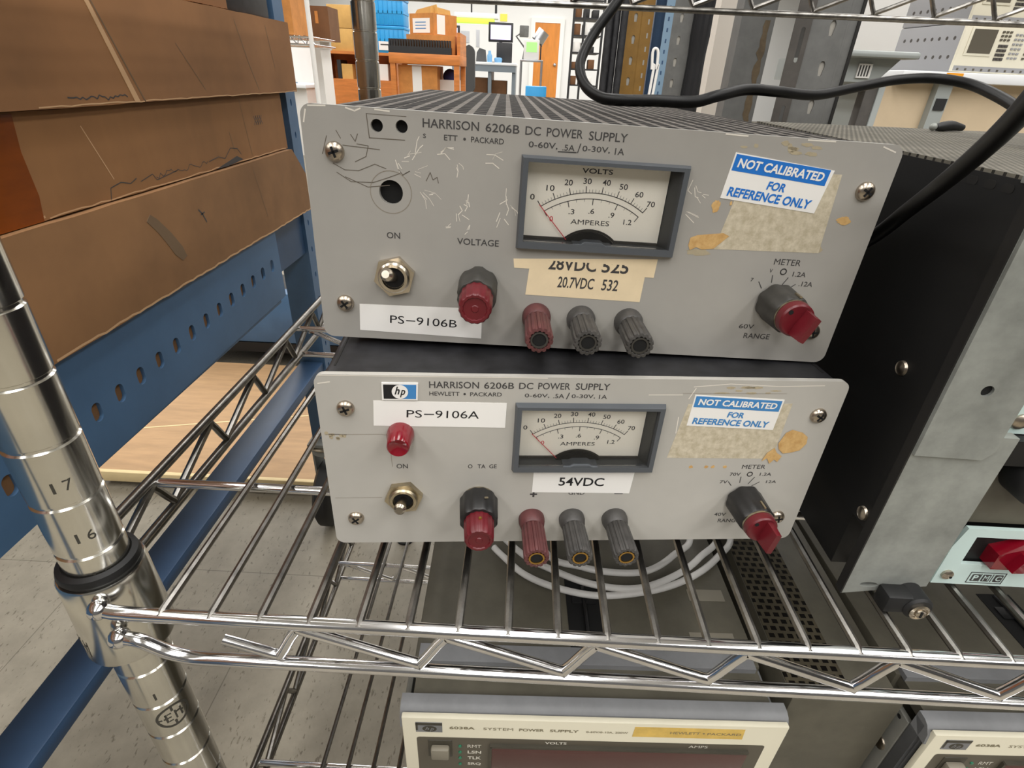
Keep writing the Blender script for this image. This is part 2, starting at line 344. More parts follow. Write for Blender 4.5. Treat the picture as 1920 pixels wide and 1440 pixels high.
def lettering(t, root, mats, names=None):
    """each printed line of a panel becomes a part of its own"""
    for q in t.items: q.build('lettering', mats, root, smooth=False)
class Lines:
    def __init__(s): s.items = []; s.mi = 0
    def mat(s, i): s.mi = i
    def new(s): s.items.append(MB()); s.items[-1].mi = s.mi; return s.items[-1]
    def __getattr__(s, n):
        def f(*a, **k): return getattr(s.items[-1], n)(*a, **k)
        return f
def supply(which):
    B = which == 'B'
    if B:
        root = thing('bench_power_supply', 'grey bench power supply on top of the other, scratched panel labelled PS-9106B', 'power supply',
                     (178.334, 56.823, 111.603), rotvec((-.005016, .025204, .040976)))
    else:
        root = thing('bench_power_supply', 'grey bench power supply standing on the wire shelf, labelled PS-9106A, with a red lamp', 'power supply',
                     (181.858, 27.133, 21.153), rotvec((-.004662, .011523, .094729)))
    # case
    c = MB(); mh = [(79.3, 43.5), (138.5, 43.5), (138.5, 75.2), (79.3, 75.2)]
    c.plate(rrect(3, 213, 2.2 if B else 1, 86.6, 2, 3), [mh], 2.6, 9)
    c.prism(rrect(3, 213, 2.2 if B else 1, 86.6, 2, 3), 9.01, 320)
    if not B:
        c.mat(1)
        for x in (6, 210): c.box(x-.4, x+.4, 10, 318, 86.5, 86.75)
    c.build('case', ['mesh' if B else 'blackcase', 'steeldark'], root)
    if B:
        g = MB(); g.box(30, 205, 14, 316, 86.6, 87.3); g.build('top_grille', 'mesh', root, 'punched grey top cover')
    # front panel
    p = MB(); holes = [mh]
    if B: holes += [circ(26.4, 82.4, 2.15), circ(35.1, 82.6, 2.15), circ(30.4, 60.1, 4.4, 28)]
    p.plate(rrect(0, 216, 0, 88, 4), holes, 0, 2.5)
    if B:
        p.mat(1)
        for x, z, r in ((26.4, 82.4, 2.4), (35.1, 82.6, 2.4), (30.4, 60.1, 4.7)): p.prism(circ(x, z, r), 2.3, 2.58)
    p.mat(2)
    R_ = random.Random(3)
    if B:
        p.stroke([(23, 86), (36.8, 85.9)], .2); p.stroke([(23, 86), (23.6, 78.3), (36.1, 78.3)], .3)
        p.mat(3); p.stroke(circ(30.4, 60.1, 7.6, 40)+circ(30.4, 60.1, 7.6, 40)[:1], .3)
        p.mat(2)
        for q in ([(11, 66), (16, 63), (24, 63.2), (29, 65), (34, 67)], [(10, 69), (14, 67), (19, 67), (25, 69.6), (29, 68.3)], [(14, 64.6), (22, 61.5), (30, 62.6)],
                  [(19, 76), (23, 75.6), (22, 72), (18, 70)], [(8.5, 78), (6.5, 72)], [(12, 80), (13.4, 77.5)], [(17, 79), (18.5, 76.8), (19.5, 79.3)], [(33.5, 68.3), (35, 66.5), (37.5, 68), (35.8, 67)], [(43.5, 65), (45, 68), (46, 65.5), (47.5, 66.5), (48, 64.5)], [(14, 75.3), (27, 74.6)]):
            p.stroke(q, .28)
        p.mat(4)
        for q in ([(38, 73.5), (44, 78), (46, 79.5)], [(36, 72), (39, 74)], [(48, 76), (52, 77.6), (56, 76)], [(66, 74), (70, 75), (75, 74)], [(55, 71), (57, 68), (57.5, 64)],
                  [(42, 62), (46, 58), (48, 54)], [(43, 61), (47, 60)], [(57, 58), (60, 56), (58, 52)], [(60, 60), (62, 57)], [(56, 54), (59, 50)], [(74, 58), (75.5, 55), (75, 50)], [(72.5, 60), (74, 64)], [(40, 68), (46, 68.5)], [(52, 48), (54, 50)], [(59, 47), (60, 49.5)], [(72, 54), (72.3, 47)], [(34, 70), (37, 67)],
                  [(143, 70), (144, 64), (147, 63)], [(143, 60.5), (151, 60)], [(146, 66), (149, 64)]):
            for _ in range(3):
                jx, jz = R_.uniform(-1.6, 1.6), R_.uniform(-1.6, 1.6); k_ = R_.uniform(.4, .9); m_ = q[0]
                ca, sa = math.cos(jx*.45), math.sin(jx*.45); k_ *= .8
                p.stroke([(m_[0]+((a-m_[0])*ca-(b-m_[1])*sa)*k_+jx+R_.uniform(-.3, .3), m_[1]+((a-m_[0])*sa+(b-m_[1])*ca)*k_+jz+R_.uniform(-.3, .3)) for a, b in q], R_.uniform(.1, .34))
        for q in ([(3, 87.3), (9, 87.6)], [(16, 87.4), (19, 86.6), (21, 87.5)], [(26, 87.5), (31, 87.2)], [(1, 82), (2, 86)], [(150, 87.6), (158, 87.4)], [(180, 87.5), (190, 87.6)], [(208, 87), (213, 85.5)]): p.stroke(q, .5)
        p.mat(5)
        for k in range(10): p.flat(blob(R_.uniform(156, 186), R_.uniform(82.5, 86.2), R_.uniform(.8, 2.6), R_.uniform(.4, .9), seed=k), -.05)
        p.flat(blob(196, 49, 3, 1.4, seed=30), -.05); p.flat(blob(150, 45, 5, 1.2, seed=31), -.05)
        p.mat(6)
        p.flat([(145.6, 50.5), (148, 51.6), (152, 52.2), (158, 53), (160.5, 52), (157.5, 48.8), (155.6, 46.8), (151, 46.2), (148.6, 47), (146.4, 45.6), (145.4, 47.6)], -.16)
        p.flat(blob(152.5, 63, 1.5, 2.2, seed=5), -.1); p.flat(blob(203, 60.5, 2.6, 1.5, seed=6), -.1); p.flat(blob(158, 64.2, .5, .8, seed=8), -.1)
    else:
        p.mat(3); p.stroke([(1.5, 60.2), (24, 60.5), (26.8, 60), (27.5, 44)], .22); p.stroke([(2, 26.8), (22, 27)], .22); p.stroke([(146, 81.5), (190, 82)], .15)
        p.mat(2); p.stroke([(3, 60.5), (10, 60.2)], .3)
        p.mat(4); p.stroke([(1.5, 84), (6, 84.8)], .5); p.stroke([(132, 80.6), (146, 80.8)], .35); p.stroke([(150, 84.6), (165, 86.2), (186, 85.3), (205, 86)], .35); p.stroke([(149, 79), (151, 84)], .4)
        p.stroke([(2, 87.6), (90, 87.7)], .35); p.stroke([(146.5, 70), (147, 62)], .4)
        p.mat(5)
        for k in range(8): p.flat(blob(R_.uniform(2, 9), R_.uniform(58, 61.5), .8, .8, seed=k), -.05)
        for k in range(9): p.flat(blob(R_.uniform(152, 186), R_.uniform(81.8, 85), R_.uniform(1, 3), R_.uniform(.3, .6), seed=k+50), -.05)
        p.mat(6)
        p.flat([(195.6, 62.6), (198, 64.2), (203, 62.8), (206, 60.5), (206.6, 57), (204.6, 53.4), (201, 52.2), (197.5, 51.6), (194.8, 54), (193.8, 57)], -.3)
        p.flat([(190.2, 52), (192.8, 54.6), (194.6, 52), (197.4, 50.2), (196.2, 47), (194.4, 48.4), (192.8, 46), (191, 49), (188.8, 47.4)], -.34)
        for x in (157.5, 164.5, 167.5, 173): p.flat(blob(x, 44, .9, .8, seed=int(x)), -.05)
    p.build('front_panel', ['panel' if B else 'panel2', 'void', 'pencil', 'faint', 'scratch', 'stain', 'glue'], root)
    # printed lettering
    t = Lines()
    if B:
        t.new(); t.text('HARRISON', 42.5, 62.3, 82.9, 85.8); t.text('6206B', 64.6, 76.6, 82.9, 85.7); t.text('DC', 78.7, 84.2, 82.8, 85.6); t.text('POWER', 86.3, 99.2, 82.7, 85.6); t.text('SUPPLY', 101.4, 115.3, 82.5, 85.4)
        t.new(); t.text('S', 42.6, 43.6, 79.5, 80.9); t.text('ETT', 50, 54.8, 79.2, 81); t.flat(circ(57.3, 80, .5, 10), -.08); t.text('PACKARD', 59.6, 71.3, 79.1, 81)
        t.new(); t.text('0-60V,', 80.2, 90.6, 78.5, 80.8); t.text('.5A', 92.4, 96.8, 78.5, 80.5); t.text('/', 97.8, 99, 78, 81.2); t.text('0-30V,', 99.6, 109.6, 78.4, 80.6); t.text('1A', 111.4, 114.8, 78.3, 80.5)
        t.stroke([(91, 78), (97.5, 78.1)], .4)
        t.new(); t.text('ON', 28.1, 33.2, 43, 45.4); t.new(); t.text('VOLTAGE', 55.2, 71.4, 42.3, 44.8)
        t.new(); t.text('METER', 181.2, 192, 42, 44.4); t.text('V', 180.4, 181.6, 38.6, 40.2); t.text('1.2A', 190.2, 195.6, 37.6, 39.6); t.text('.12A', 194, 199.6, 33.8, 35.8); t.text('7', 173.8, 175, 34.6, 36)
        t.new(); t.text('RANGE', 177.8, 189, 9.6, 12); t.text('60V', 174.6, 181, 14, 16)
        t.new(); rr = circ(186.1, 39.3, 1.15, 18); t.stroke(rr+rr[:1], .45)
        for a, b in (((177.4, 34.6), (179.2, 32)), ((182.2, 37.6), (182.6, 34.6)), ((188.8, 37), (187, 33.4)), ((192.6, 34.4), (189.8, 32))): t.stroke([a, b], .35)
    else:
        t.new(); t.text('HARRISON', 43.8, 63.2, 82.6, 85.6); t.text('6206B', 65.2, 77, 82.6, 85.5); t.text('DC', 79, 84.6, 82.6, 85.5); t.text('POWER', 86.6, 99.4, 82.6, 85.6); t.text('SUPPLY', 101.6, 115.5, 82.6, 85.6)
        t.new(); t.text('HEWLETT', 43.8, 55.6, 79.2, 81); t.flat(circ(57.6, 80, .5, 10), -.08); t.text('PACKARD', 59.8, 72.3, 79.1, 80.9)
        t.new(); t.text('0-60V,', 81.5, 91.4, 78.6, 80.6); t.text('.5A', 93, 97.4, 78.6, 80.6); t.text('/', 98.2, 99.6, 78.2, 81.2); t.text('0-30V,', 100.4, 110, 78.5, 80.5); t.text('1A', 111.6, 114.9, 78.5, 80.4)
        t.new(); t.text('ON', 29.2, 33.9, 43, 45.4); t.new(); t.text('O', 59.3, 61.2, 43.1, 45.2); t.text('TA', 63.4, 66.8, 43.1, 45.2); t.text('GE', 68.4, 71.6, 43.1, 45.2)
        t.new(); t.text('METER', 181, 191.8, 43, 45.2); t.text('70V', 176.4, 181.4, 39, 40.8); t.text('1.2A', 190.4, 195.8, 39, 40.8); t.text('7V', 172.8, 176.4, 34.6, 36.4); t.text('12A', 194.6, 199.4, 34.8, 36.4)
        t.new(); t.text('RANGE', 177.6, 188, 11, 13.2); t.text('40V', 174.8, 180.6, 15, 17)
        t.new(); t.text('GND', 104.3, 111.6, 28.2, 30.4); t.new(); t.text('+', 87, 90.2, 27, 30.2, bold=.03); t.new(); t.stroke([(125.4, 28.8), (129, 28.8)], .5)
        t.new(); rr = circ(185.7, 39.9, 1.15, 18); t.stroke(rr+rr[:1], .45)
        for a, b in (((176.8, 35.6), (178.6, 33.4)), ((182, 38.4), (182.2, 35)), ((188.4, 38.2), (186.4, 34.4)), ((191.4, 35.4), (188.4, 33.2))): t.stroke([a, b], .35)
    lettering(t, root, 'ink')
    # screws
    for k, (x, z) in enumerate(((10.9, 73), (9.9, 15.3), (207, 71.6), (206, 14.4))):
        s_ = MB(); phillips(s_, x, z, 3.5, rotd=(20, 35, 60, 10)[k]); s_.build('panel_screw', ['screw', 'void'], root)
    meter(root)
    # toggle
    tx, tz = (30.6, 28.2) if B else (31.6, 28)
    n = MB()
    hexa = lambda r: [(tx+r*math.cos(math.radians(60*k+(15 if B else 8))), tz+r*math.sin(math.radians(60*k+(15 if B else 8)))) for k in range(6)]
    n.prism(hexa(8.3), -2.4, 0); n.lathe([(6.3, 0), (6.3, 3.4), (5.6, 4.2), (4.5, 4.2), (4.3, 2.6), (.1, 2.6)], (tx, 0, tz), '-y', 24)
    n.mat(1); n.prism(circ(tx, tz, 4.2, 20), -2.75, -2.6)
    tg = n.build('toggle_switch', ['nickel' if B else 'worn', 'void'], root)
    l = MB(); e = (tx-1.0, -12, tz+4.2) if B else (tx-.4, -12, tz+3.0)
    a = Vector((tx, -2.4, tz)); b = Vector(e); l.tube([a, a+(b-a)*.4, a+(b-a)*.8, b, b+(b-a).normalized()*1.2], [1.7, 1.9, 2.5, 2.5, 1.5], 16); l.build('lever', 'nickel', tg)
    # voltage knob
    kx, kz = (64, 26.6) if B else (64.2, 25.6)
    o = MB()
    if B:
        o.lathe([(7.4, .8), (7.9, 1.4), (7.6, 15), (7.0, 16), (.1, 16)], (kx, 0, kz), '-y', 32, lambda a, k: .93 if math.cos(6*a) > .55 else 1)
    else:
        o.mat(1); o.lathe([(7.6, .2), (7.6, 1.2), (.1, 1.2)], (kx, 0, kz), '-y', 24); o.mat(0)
        o.lathe([(8.2, 1.2), (8.6, 2), (8.2, 13.6), (7.6, 14.4), (.1, 14.4)], (kx, 0, kz), '-y', 72, flute(12, .05))
        o.mat(1)
        for q in (0,): o.prism([(kx+3.1+x, kz+8.5+z*.2) for x, z in circ(0, 0, .8, 10)], -9, -8)
    ob = o.build('voltage_knob', ['knobgrey' if B else 'knobblack', 'worn'], root)
    i = MB(); y0, y1 = (16, 27.5) if B else (14.4, 25)
    i.lathe([(6.4, y0), (6.5, y0+1), (6.1, y1-.8), (5.5, y1), (4.6, y1), (4.3, y1-.5), (1.5, y1-.5), (1.2, y1-.2), (.1, y1-.2)], (kx, 0, kz), '-y', 64, flute(16, .05))
    if not B: i.mat(1); i.prism(circ(kx+.4, kz+6.3, .7, 12, .35), -(y0+4.6), -(y0+3.4))
    i.build('inner_knob', ['red', 'brass'], ob, 'red inner knob')
    # binding posts
    for k, x in enumerate((88.6, 107.2, 127.2)):
        q = MB(); z = 14.2
        q.lathe([(5.9, 0), (6.0, 2), (5.2, 5.6), (4.6, 6.2)], (x, 0, z), '-y', 28)
        q.lathe([(4.7, 6.2), (5.2, 7), (5.5, 23), (5.2, 24), (4.0, 24.2), (3.6, 23.4), (.1, 23.4)], (x, 0, z), '-y', 70, lambda a, kk: 1-.1*(1 if kk % 5 < 2 else 0))
        q.mat(1); q.lathe([(3.4, 23.4), (3.4, 24.1), (2.7, 24.1), (2.6, 23.5), (.1, 23.5)], (x, 0, z), '-y', 20)
        q.mat(2); q.prism(circ(x, z, 2.5, 18), -23.75, -23.6)
        q.build('binding_post', [('maroon' if k == 0 else 'postblack'), 'brass' if not B else 'knobgrey', 'void'], root, 'maroon binding post' if k == 0 else None)
    # range knob
    gx, gz = (186.2, 26.6) if B else (185.8, 26)
    o = MB()
    o.lathe([(8.0, .8), (8.3, 1.4), (7.7, 15.2), (7.2, 16), (.1, 16)], (gx, 0, gz), '-y', 64, flute(8, .07))
    o.mat(1); o.prism([(gx-.5+1.5, gz+7.4), (gx+.5+1.5, gz+7.3), (gx+.4+1.5, gz+8.0), (gx-.4+1.5, gz+8.0)], -15.5, -11)
    o.mat(1); o.lathe([(6.9, 16), (6.9, 16.9), (.1, 16.9)], (gx, 0, gz), '-y', 28)
    ob = o.build('range_knob', ['knobgrey' if B else 'knobblack', 'worn'], root)
    i = MB(); i.lathe([(6.8, 17), (6.9, 17.6), (6.6, 20.2), (6, 20.8), (.1, 20.8)], (gx, 0, gz), '-y', 36)
    an = math.radians(-112 if B else -100); bx, bz = gx+1.6, gz-.4
    dx, dz = math.cos(an), math.sin(an); nx, nz = -dz, dx
    w0 = [(bx+dx*a_+nx*b_, bz+dz*a_+nz*b_) for a_, b_ in ((6.0, 1.5), (6.0, -1.5), (2, -1.8), (-4.8, -1.6), (-5.1, 0), (-4.8, 1.6), (2, 1.8))]
    w1 = [(bx+dx*a_*.94+nx*b_*.72, bz+dz*a_*.94+nz*b_*.72) for a_, b_ in ((6.0, 1.5), (6.0, -1.5), (2, -1.8), (-4.8, -1.6), (-5.1, 0), (-4.8, 1.6), (2, 1.8))]
    i.add([(x, -20.6, z) for x, z in w0]+[(x, -28.2, z) for x, z in w1], [tuple(range(7)), tuple(range(13, 6, -1))]+[(k, (k+1) % 7, 7+(k+1) % 7, 7+k) for k in range(7)])
    i.mat(1); i.prism(circ(gx-3.6, gz+3.4, .9, 12), -20.95, -20.7)
    i.build('pointer_knob', ['red', 'void'], ob, 'red pointer knob')
    if not B:
        q = MB(); q.lathe([(5.5, 0), (5.6, 2.6), (4.9, 4.4), (4.5, 9.6), (4.0, 10.2), (3.2, 9.8), (1.6, 8.8), (.1, 8.5)], (31.8, 0, 61), '-y', 28); q.build('indicator_lamp', 'redlens', root, 'red indicator lamp')
        q = MB(); q.prism([(25.4, 77.1), (39.2, 77.1), (39.6, 84.9), (25.6, 84.9)], -.5, 0)
        q.mat(1); q.flat([(26.1, 77.8), (32.4, 77.8), (32.5, 84.2), (26.2, 84.2)], -.6); q.mat(2); q.flat([(32.4, 77.8), (38.6, 77.8), (38.9, 84.2), (32.5, 84.2)], -.6)
        q.mat(0); q.flat(circ(32.5, 81, 3.15, 28), -.7); q.mat(1); q.text('h', 30.4, 32.5, 79.9, 83.4, -.78, .02, .35); q.text('p', 32.4, 34.6, 78.6, 82, -.78, .02, .35)
        q.build('logo_badge', ['white', 'black', 'blue2'], root)
        o_, ex, ez = quad_frame((21.9, 76.8), (74.5, 75.9), (74.3, 64.2), (21.3, 64.8)); sticker_text = ('PS', '-', '9106A')
    # stickers
    def sticker(name, TL, TR, BR, BL, mats, fn, y=-.14, label=None):
        q = MB(); q.prism([BL, BR, TR, TL], y, 0); o_, ex, ez = quad_frame(TL, TR, BR, BL); fn(q, o_, ex, ez, y-.06); q.build(name, mats, root, label, smooth=False)
    def ps(last):
        def fn(q, o_, ex, ez, y):
            q.mat(1); q.textq('PS', o_, ex, ez, .245, .36, .36, .66, y); q.textq('9106'+last, o_, ex, ez, .46, .79, .36, .66, y)
            q.add([(o_[0]+ex[0]*a_+ez[0]*b_, y, o_[1]+ex[1]*a_+ez[1]*b_) for a_, b_ in ((.375, .48), (.45, .48), (.45, .52), (.375, .52))], [(0, 1, 2, 3)])
        return fn
    def notcal(q, o_, ex, ez, y):
        q.mat(1); P_ = lambda a_, b_: (o_[0]+ex[0]*a_+ez[0]*b_, o_[1]+ex[1]*a_+ez[1]*b_)
        q.flat([P_(.015, .62), P_(.985, .62), P_(.985, .97), P_(.015, .97)], y)
        q.textq('FOR', o_, ex, ez, .42, .61, .34, .53, y-.05, .03, .12); q.textq('REFERENCE ONLY', o_, ex, ez, .05, .93, .07, .28, y-.05, .03, .1)
        q.mat(0); q.textq('NOT CALIBRATED', o_, ex, ez, .055, .945, .7, .9, y-.1, .03, .1)
    if B:
        sticker('old_label', (160.8, 76), (196.4, 76.8), (197.6, 47.6), (155.8, 46.6), ['pad'], lambda *a: None, -.06, 'stained blank label')
        sticker('calibration_label', (155.1, 81.9), (193.1, 78.0), (190.6, 62.5), (153.4, 65.9), ['white', 'blue'], notcal, -.2)
        sticker('identification_label', (15.6, 15.2), (66, 16), (66, 2.6), (15, 3.6), ['white', 'black'], ps('B'))
        def s28(q, o_, ex, ez, y):
            q.mat(1)
            # the upper edge of the strip is cut through the lettering
            for body, a0, a1 in (('28VDC', .24, .58), ('525', .62, .81)):
                v, f = glyphs(body, .02); keep = [g for g in f if all(v[k][1] < 2 for k in g)]
                zt = 37.6+(41-37.6)*0
                for g in keep:
                    pts = [(o_[0]+ex[0]*(a0+v[k][0]*(a1-a0)), 34.5+v[k][1]*5.2) for k in g]
                    cl = []
                    for (xa, za), (xb, zb) in zip(pts, pts[1:]+pts[:1]):
                        top = 38.1
                        if za <= top: cl.append((xa, za))
                        if (za-top)*(zb-top) < 0: cl.append((xa+(xb-xa)*(top-za)/(zb-za), top))
                    if len(cl) > 2: q.add([(x_, y, z_) for x_, z_ in cl], [tuple(range(len(cl)))])
        sticker('voltage_label', (77.5, 38.0), (134.6, 41.2), (134.4, 33.6), (78, 34.4), ['cream', 'ink'], s28, -.12)
        def s20(q, o_, ex, ez, y):
            q.mat(1); q.textq('20.7VDC', o_, ex, ez, .26, .57, .33, .72, y, .015); q.textq('532', o_, ex, ez, .64, .78, .33, .72, y, .015)
        sticker('voltage_label', (84.1, 35.4), (130.8, 34.6), (130.6, 23), (83.3, 23.4), ['cream', 'ink'], s20, -.1)
    else:
        sticker('old_label', (149.4, 76.4), (194, 77.2), (193.4, 48.6), (145.6, 49), ['pad'], lambda *a: None, -.06, 'stained blank label')
        sticker('calibration_label', (151.3, 80.9), (189.9, 79.1), (189.2, 64), (150.8, 66), ['white', 'blue2'], notcal, -.2)
        sticker('identification_label', (21.9, 76.6), (74.5, 76), (74.3, 64.2), (21.2, 64.8), ['white', 'black'], ps('A'))
        def s54(q, o_, ex, ez, y): q.mat(1); q.textq('54VDC', o_, ex, ez, .26, .72, .33, .72, y, .015)
        sticker('voltage_label', (87.8, 41.8), (132.6, 41.4), (132, 29), (87.8, 29.8), ['white', 'black'], s54)
        for x, y_ in ((22, 46), (194, 46), (22, 290), (194, 290)):   # feet reach the shelf wires
            zb = 4.0; mw = root.rotation_quaternion.to_matrix(); w = mw @ Vector((x, y_, 1)); h = (root.location.z/S+w.z-zb)
            q = MB(); q.lathe([(8, 1.05), (8, 0), (7, 1-h), (.1, 1-h)], (x, y_, 0), 'z', 20); q.build('foot', 'rubber', root)
    if B:
        for x, y_ in ((14, 40), (202, 40), (14, 300), (202, 300)):
            q = MB(); q.box(x-7, x+7, y_-6, y_+6, .4 if x > 100 else -1.2, 2.3); q.build('foot', 'rubber', root)
    return root
psu_a = supply('A'); psu_b = supply('B')
# ---------------------------------------------------------------- chrome wire shelving
PX, PY, PR = 74, 19, 13.0
XR, YB = 968, 556                       # right hand posts and rear posts (axis)
rack = thing('wire_shelving_unit', 'chrome wire shelving unit with grooved round posts, holding the power supplies', 'shelving', (0, 0, 0))
def groove_post(x, y, numbers):
    m = MB(); prof = [(PR*.9, FL+2), (PR, FL+3)]; z = -541.3+.8
    k0 = 24.5-27.6*19
    for k in range(44):
        zc = k0+27.6*k
        if zc > 640: break
        prof += [(PR, zc-1.2), (PR-.8, zc-.5), (PR-.8, zc+.5), (PR, zc+1.2)]
    prof += [(PR, 650), (.1, 650)]
    m.lathe(prof, (x, y, 0), 'z', 40)
    m.mat(1); m.lathe([(PR+2, FL+.1), (PR+2, FL+4), (PR+.3, FL+5)], (x, y, 0), 'z', 24); m.mat(2)
    def wrap(v, f, h, w, z0, a0):
        vs = []
        for a, b in v:
            an = a0+a*w/PR; vs.append((x+(PR+.08)*math.sin(an), y-(PR+.08)*math.cos(an), z0+b*h))
        m.add(vs, f)
    if numbers:
        for z0, s_ in ((60, '17'), (33, '16'), (10.5, '15'), (-80, '1')):
            for k, ch in enumerate(s_):
                v, f = glyphs(ch); wrap(v, f, 5.0, 1.0 if ch == '1' else 3.0, z0, .52+k*.3)
        # round maker's mark lower on the post
        def ring(r0, r1, n=40):
            pts = [(math.cos(2*math.pi*k/n), math.sin(2*math.pi*k/n)) for k in range(n)]
            return [(p[0]*r1, p[1]*r1) for p in pts]+[(p[0]*r0, p[1]*r0) for p in pts], [(k, (k+1) % n, n+(k+1) % n, n+k) for k in range(n)]
        v, f = ring(7.2, 8.6); wrap([(a, b) for a, b in v], f, 1, 1, -98, .86)
        def bar(x0, z0, x1, z1): wrap([(x0, z0), (x1, z0), (x1, z1), (x0, z1)], [(0, 1, 2, 3)], 1, 1, -98, .86)
        for q in ((-7.4, -.6, -4, .6), (4, -.6, 7.4, .6), (-.6, -7.5, .6, -4), (-.6, 4, .6, 7.5), (-4, -3.4, -3, 3.4), (-4, 2.4, -.8, 3.4), (-4, -.5, -1.2, .5), (-4, -3.4, -.8, -2.4), (.6, -3.4, 1.5, 3.4), (3.4, -3.4, 4.3, 3.4), (1.5, 1, 3.4, 2.2)): bar(*q)
    return m.build('post', ['post', 'rubber', 'engrave'], rack)
groove_post(PX, PY, True); groove_post(PX, YB, False); groove_post(XR, PY, False); groove_post(XR, YB, False)
PITCH = 21.52; X0W = 111.43
def zigzag(a, b, zt, zb, per, lead, rad, axis, start=0, flip=1):
    """a bent truss wire between two rails: long fall, short rise"""
    pts = []; t = a+start
    while t < b-per:
        for q, z in ((0, zt), (per*.08, zt), (per*.76, zb), (per*.84, zb)): pts.append((t+q, z))
        t += per
    if flip < 0: pts = [(a+b-p, z) for p, z in reversed(pts)]
    return pts
def shelf(z0, y_off=0):
    f = MB(); r = 3.1
    yf, yr = 0, 575
    xs = 53; xe = XR+21
    # front and rear rails
    f.tube([(PX+10, yf, z0+2), (PX+16, yf, z0+.6), (PX+26, yf, z0), (XR-10, yf, z0)], r, 14); f.ball((PX+10, yf, z0+2), 4.6)
    f2 = MB(); f2.tube(cat_path([(PX+14, yf, z0-17), (PX+22, yf, z0-18.4), (PX+32, yf, z0-25), (PX+44, yf, z0-28.7), (PX+60, yf, z0-28.8)], 5)+[(XR-10, yf, z0-28.8)], r, 14); f2.ball((PX+13, yf, z0-17), 4.8)
    lower_rail = f2.build('front_rail', 'chrome', None)
    o = f.build('shelf', 'chrome', rack); lower_rail.parent = o
    for z in (z0, z0-28.8): f = MB(); f.tube([(PX, yr, z), (XR, yr, z)], r, 12); f.build('rear_rail', 'wire', o)  # backlit look of the rear rails comes from this darker metal colour
    for x in (xs, xe):
        for z in (z0, z0-28.8): f = MB(); f.tube([(x, PY, z), (x, YB, z)], r, 12); f.build('side_rail', 'wire', o)
    t = MB()
    pts = [(134.6, z0-14.6), (150, z0-20.8), (156.7, z0-23.2), (159.5, z0-22.4)]+[(x_, z_) for x_, z_ in zigzag(171.5, XR-20, z0-6.0, z0-23.3, 65.6, 0, 2, 'x', start=-3)]
    t.tube(cat_path([(x_, .6, z_) for x_, z_ in pts], 4), 2.5, 10)
    t.build('truss_wire', 'chrome', o)
    t = MB(); t.tube(cat_path([(x_, yr, z_) for x_, z_ in zigzag(PX+20, XR-20, z0-6, z0-23.3, 65.6, 0, 2, 'x', start=3, flip=-1)], 4), 2.3, 8); t.build('truss_wire', 'wire', o)  # rear truss darkened by colour like the rails, as if backlit
    for x in (xs, xe):
        zz_ = zigzag(PY+22, YB-10, z0-5.5, z0-23.5, 65.6, 0, 2, 'y', flip=-1); y0_ = zz_[0][0]; zz_ = [(y0_-58, z0-23.5), (y0_-15, z0-5.5), (y0_-10.5, z0-5.5)]+zz_
        t = MB(); t.tube(cat_path([(x, y_, z_) for y_, z_ in zz_], 4), 2.4, 8); t.build('truss_wire', 'wire', o)
    for y, z in ((88, z0-2.6), (512, z0-2.6), (308, z0-2.6), (308, z0-29)): t = MB(); t.tube([(xs, y, z), (xe, y, z)], 2.6, 10); t.build('cross_rod', 'chrome', o)
    t = MB(); t.tube(cat_path([(x_, 308, z_) for x_, z_ in zigzag(xs+12, xe-20, z0-6, z0-25, 65.6, 0, 2, 'x')], 4), 2.2, 8); t.build('truss_wire', 'chrome', o)
    proto = None
    for i in range(40):
        x = X0W+PITCH*i
        if x > XR-20: break
        if proto is None:
            w = MB(); w.tube([(0, -1.5, z0+1.0), (0, 1.5, z0+2.0), (0, 575, z0+2.0)], 1.9, 8); proto = w.build('deck_wire', 'wire', o); proto.location.x = x*S
        else:
            c = proto.copy(); COL.objects.link(c); c.parent = o; c.location.x = x*S
    for (x, y, a) in ((PX, PY, 0), (XR, PY, 0), (PX, YB, 0), (XR, YB, 0)):
        c = MB()
        cb = -39 if y == PY else -30
        prof = [(15.2, 8.6), (17.0, 8.6), (17.6, 7.6), (19.0, cb), (18.6, cb-1.4), (16.6, cb-1.4)]
        c.lathe([(r_, t_) for r_, t_ in prof], (x, y, z0), 'z', 40)
        if y == PY and x == PX and z0 == 0:
            c.mat(1)
            for k in range(11):
                a0 = 2.0*math.pi*k/11
                q = [(-2.4+1.6*math.cos(a0), 1.6*math.sin(a0))]
            def cw(xx, zz): an = -.62+xx/18; return (x+18.9*math.sin(an), y-18.9*math.cos(an), z0-30+zz)
            for q in ((-4, -5, -3, 5), (-4, 4, 0, 5), (-4, -.5, -1, .5), (-4, -5, 0, -4), (1.2, -5, 2.2, 5), (4, -5, 5, 5), (2.2, 1, 4, 2.4)):
                c.add([cw(q[0], q[1]), cw(q[2], q[1]), cw(q[2], q[3]), cw(q[0], q[3])], [(0, 1, 2, 3)])
            c.add([cw(6.5, 7), cw(7, 7), cw(7, -9), cw(6.5, -9)], [(0, 1, 2, 3)]) if 0 else None
        c.build('collar', ['post', 'engrave'], o)
        s_ = MB(); s_.lathe([(13.2, 6), (15.2, 7.4), (16.6, 10.6), (15.9, 13.4), (13.6, 14.4), (13.1, 13.6)], (x, y, z0), 'z', 36); s_.build('sleeve', 'rubber', o)
    return o
shelf(0); shelf(-310); shelf(308)
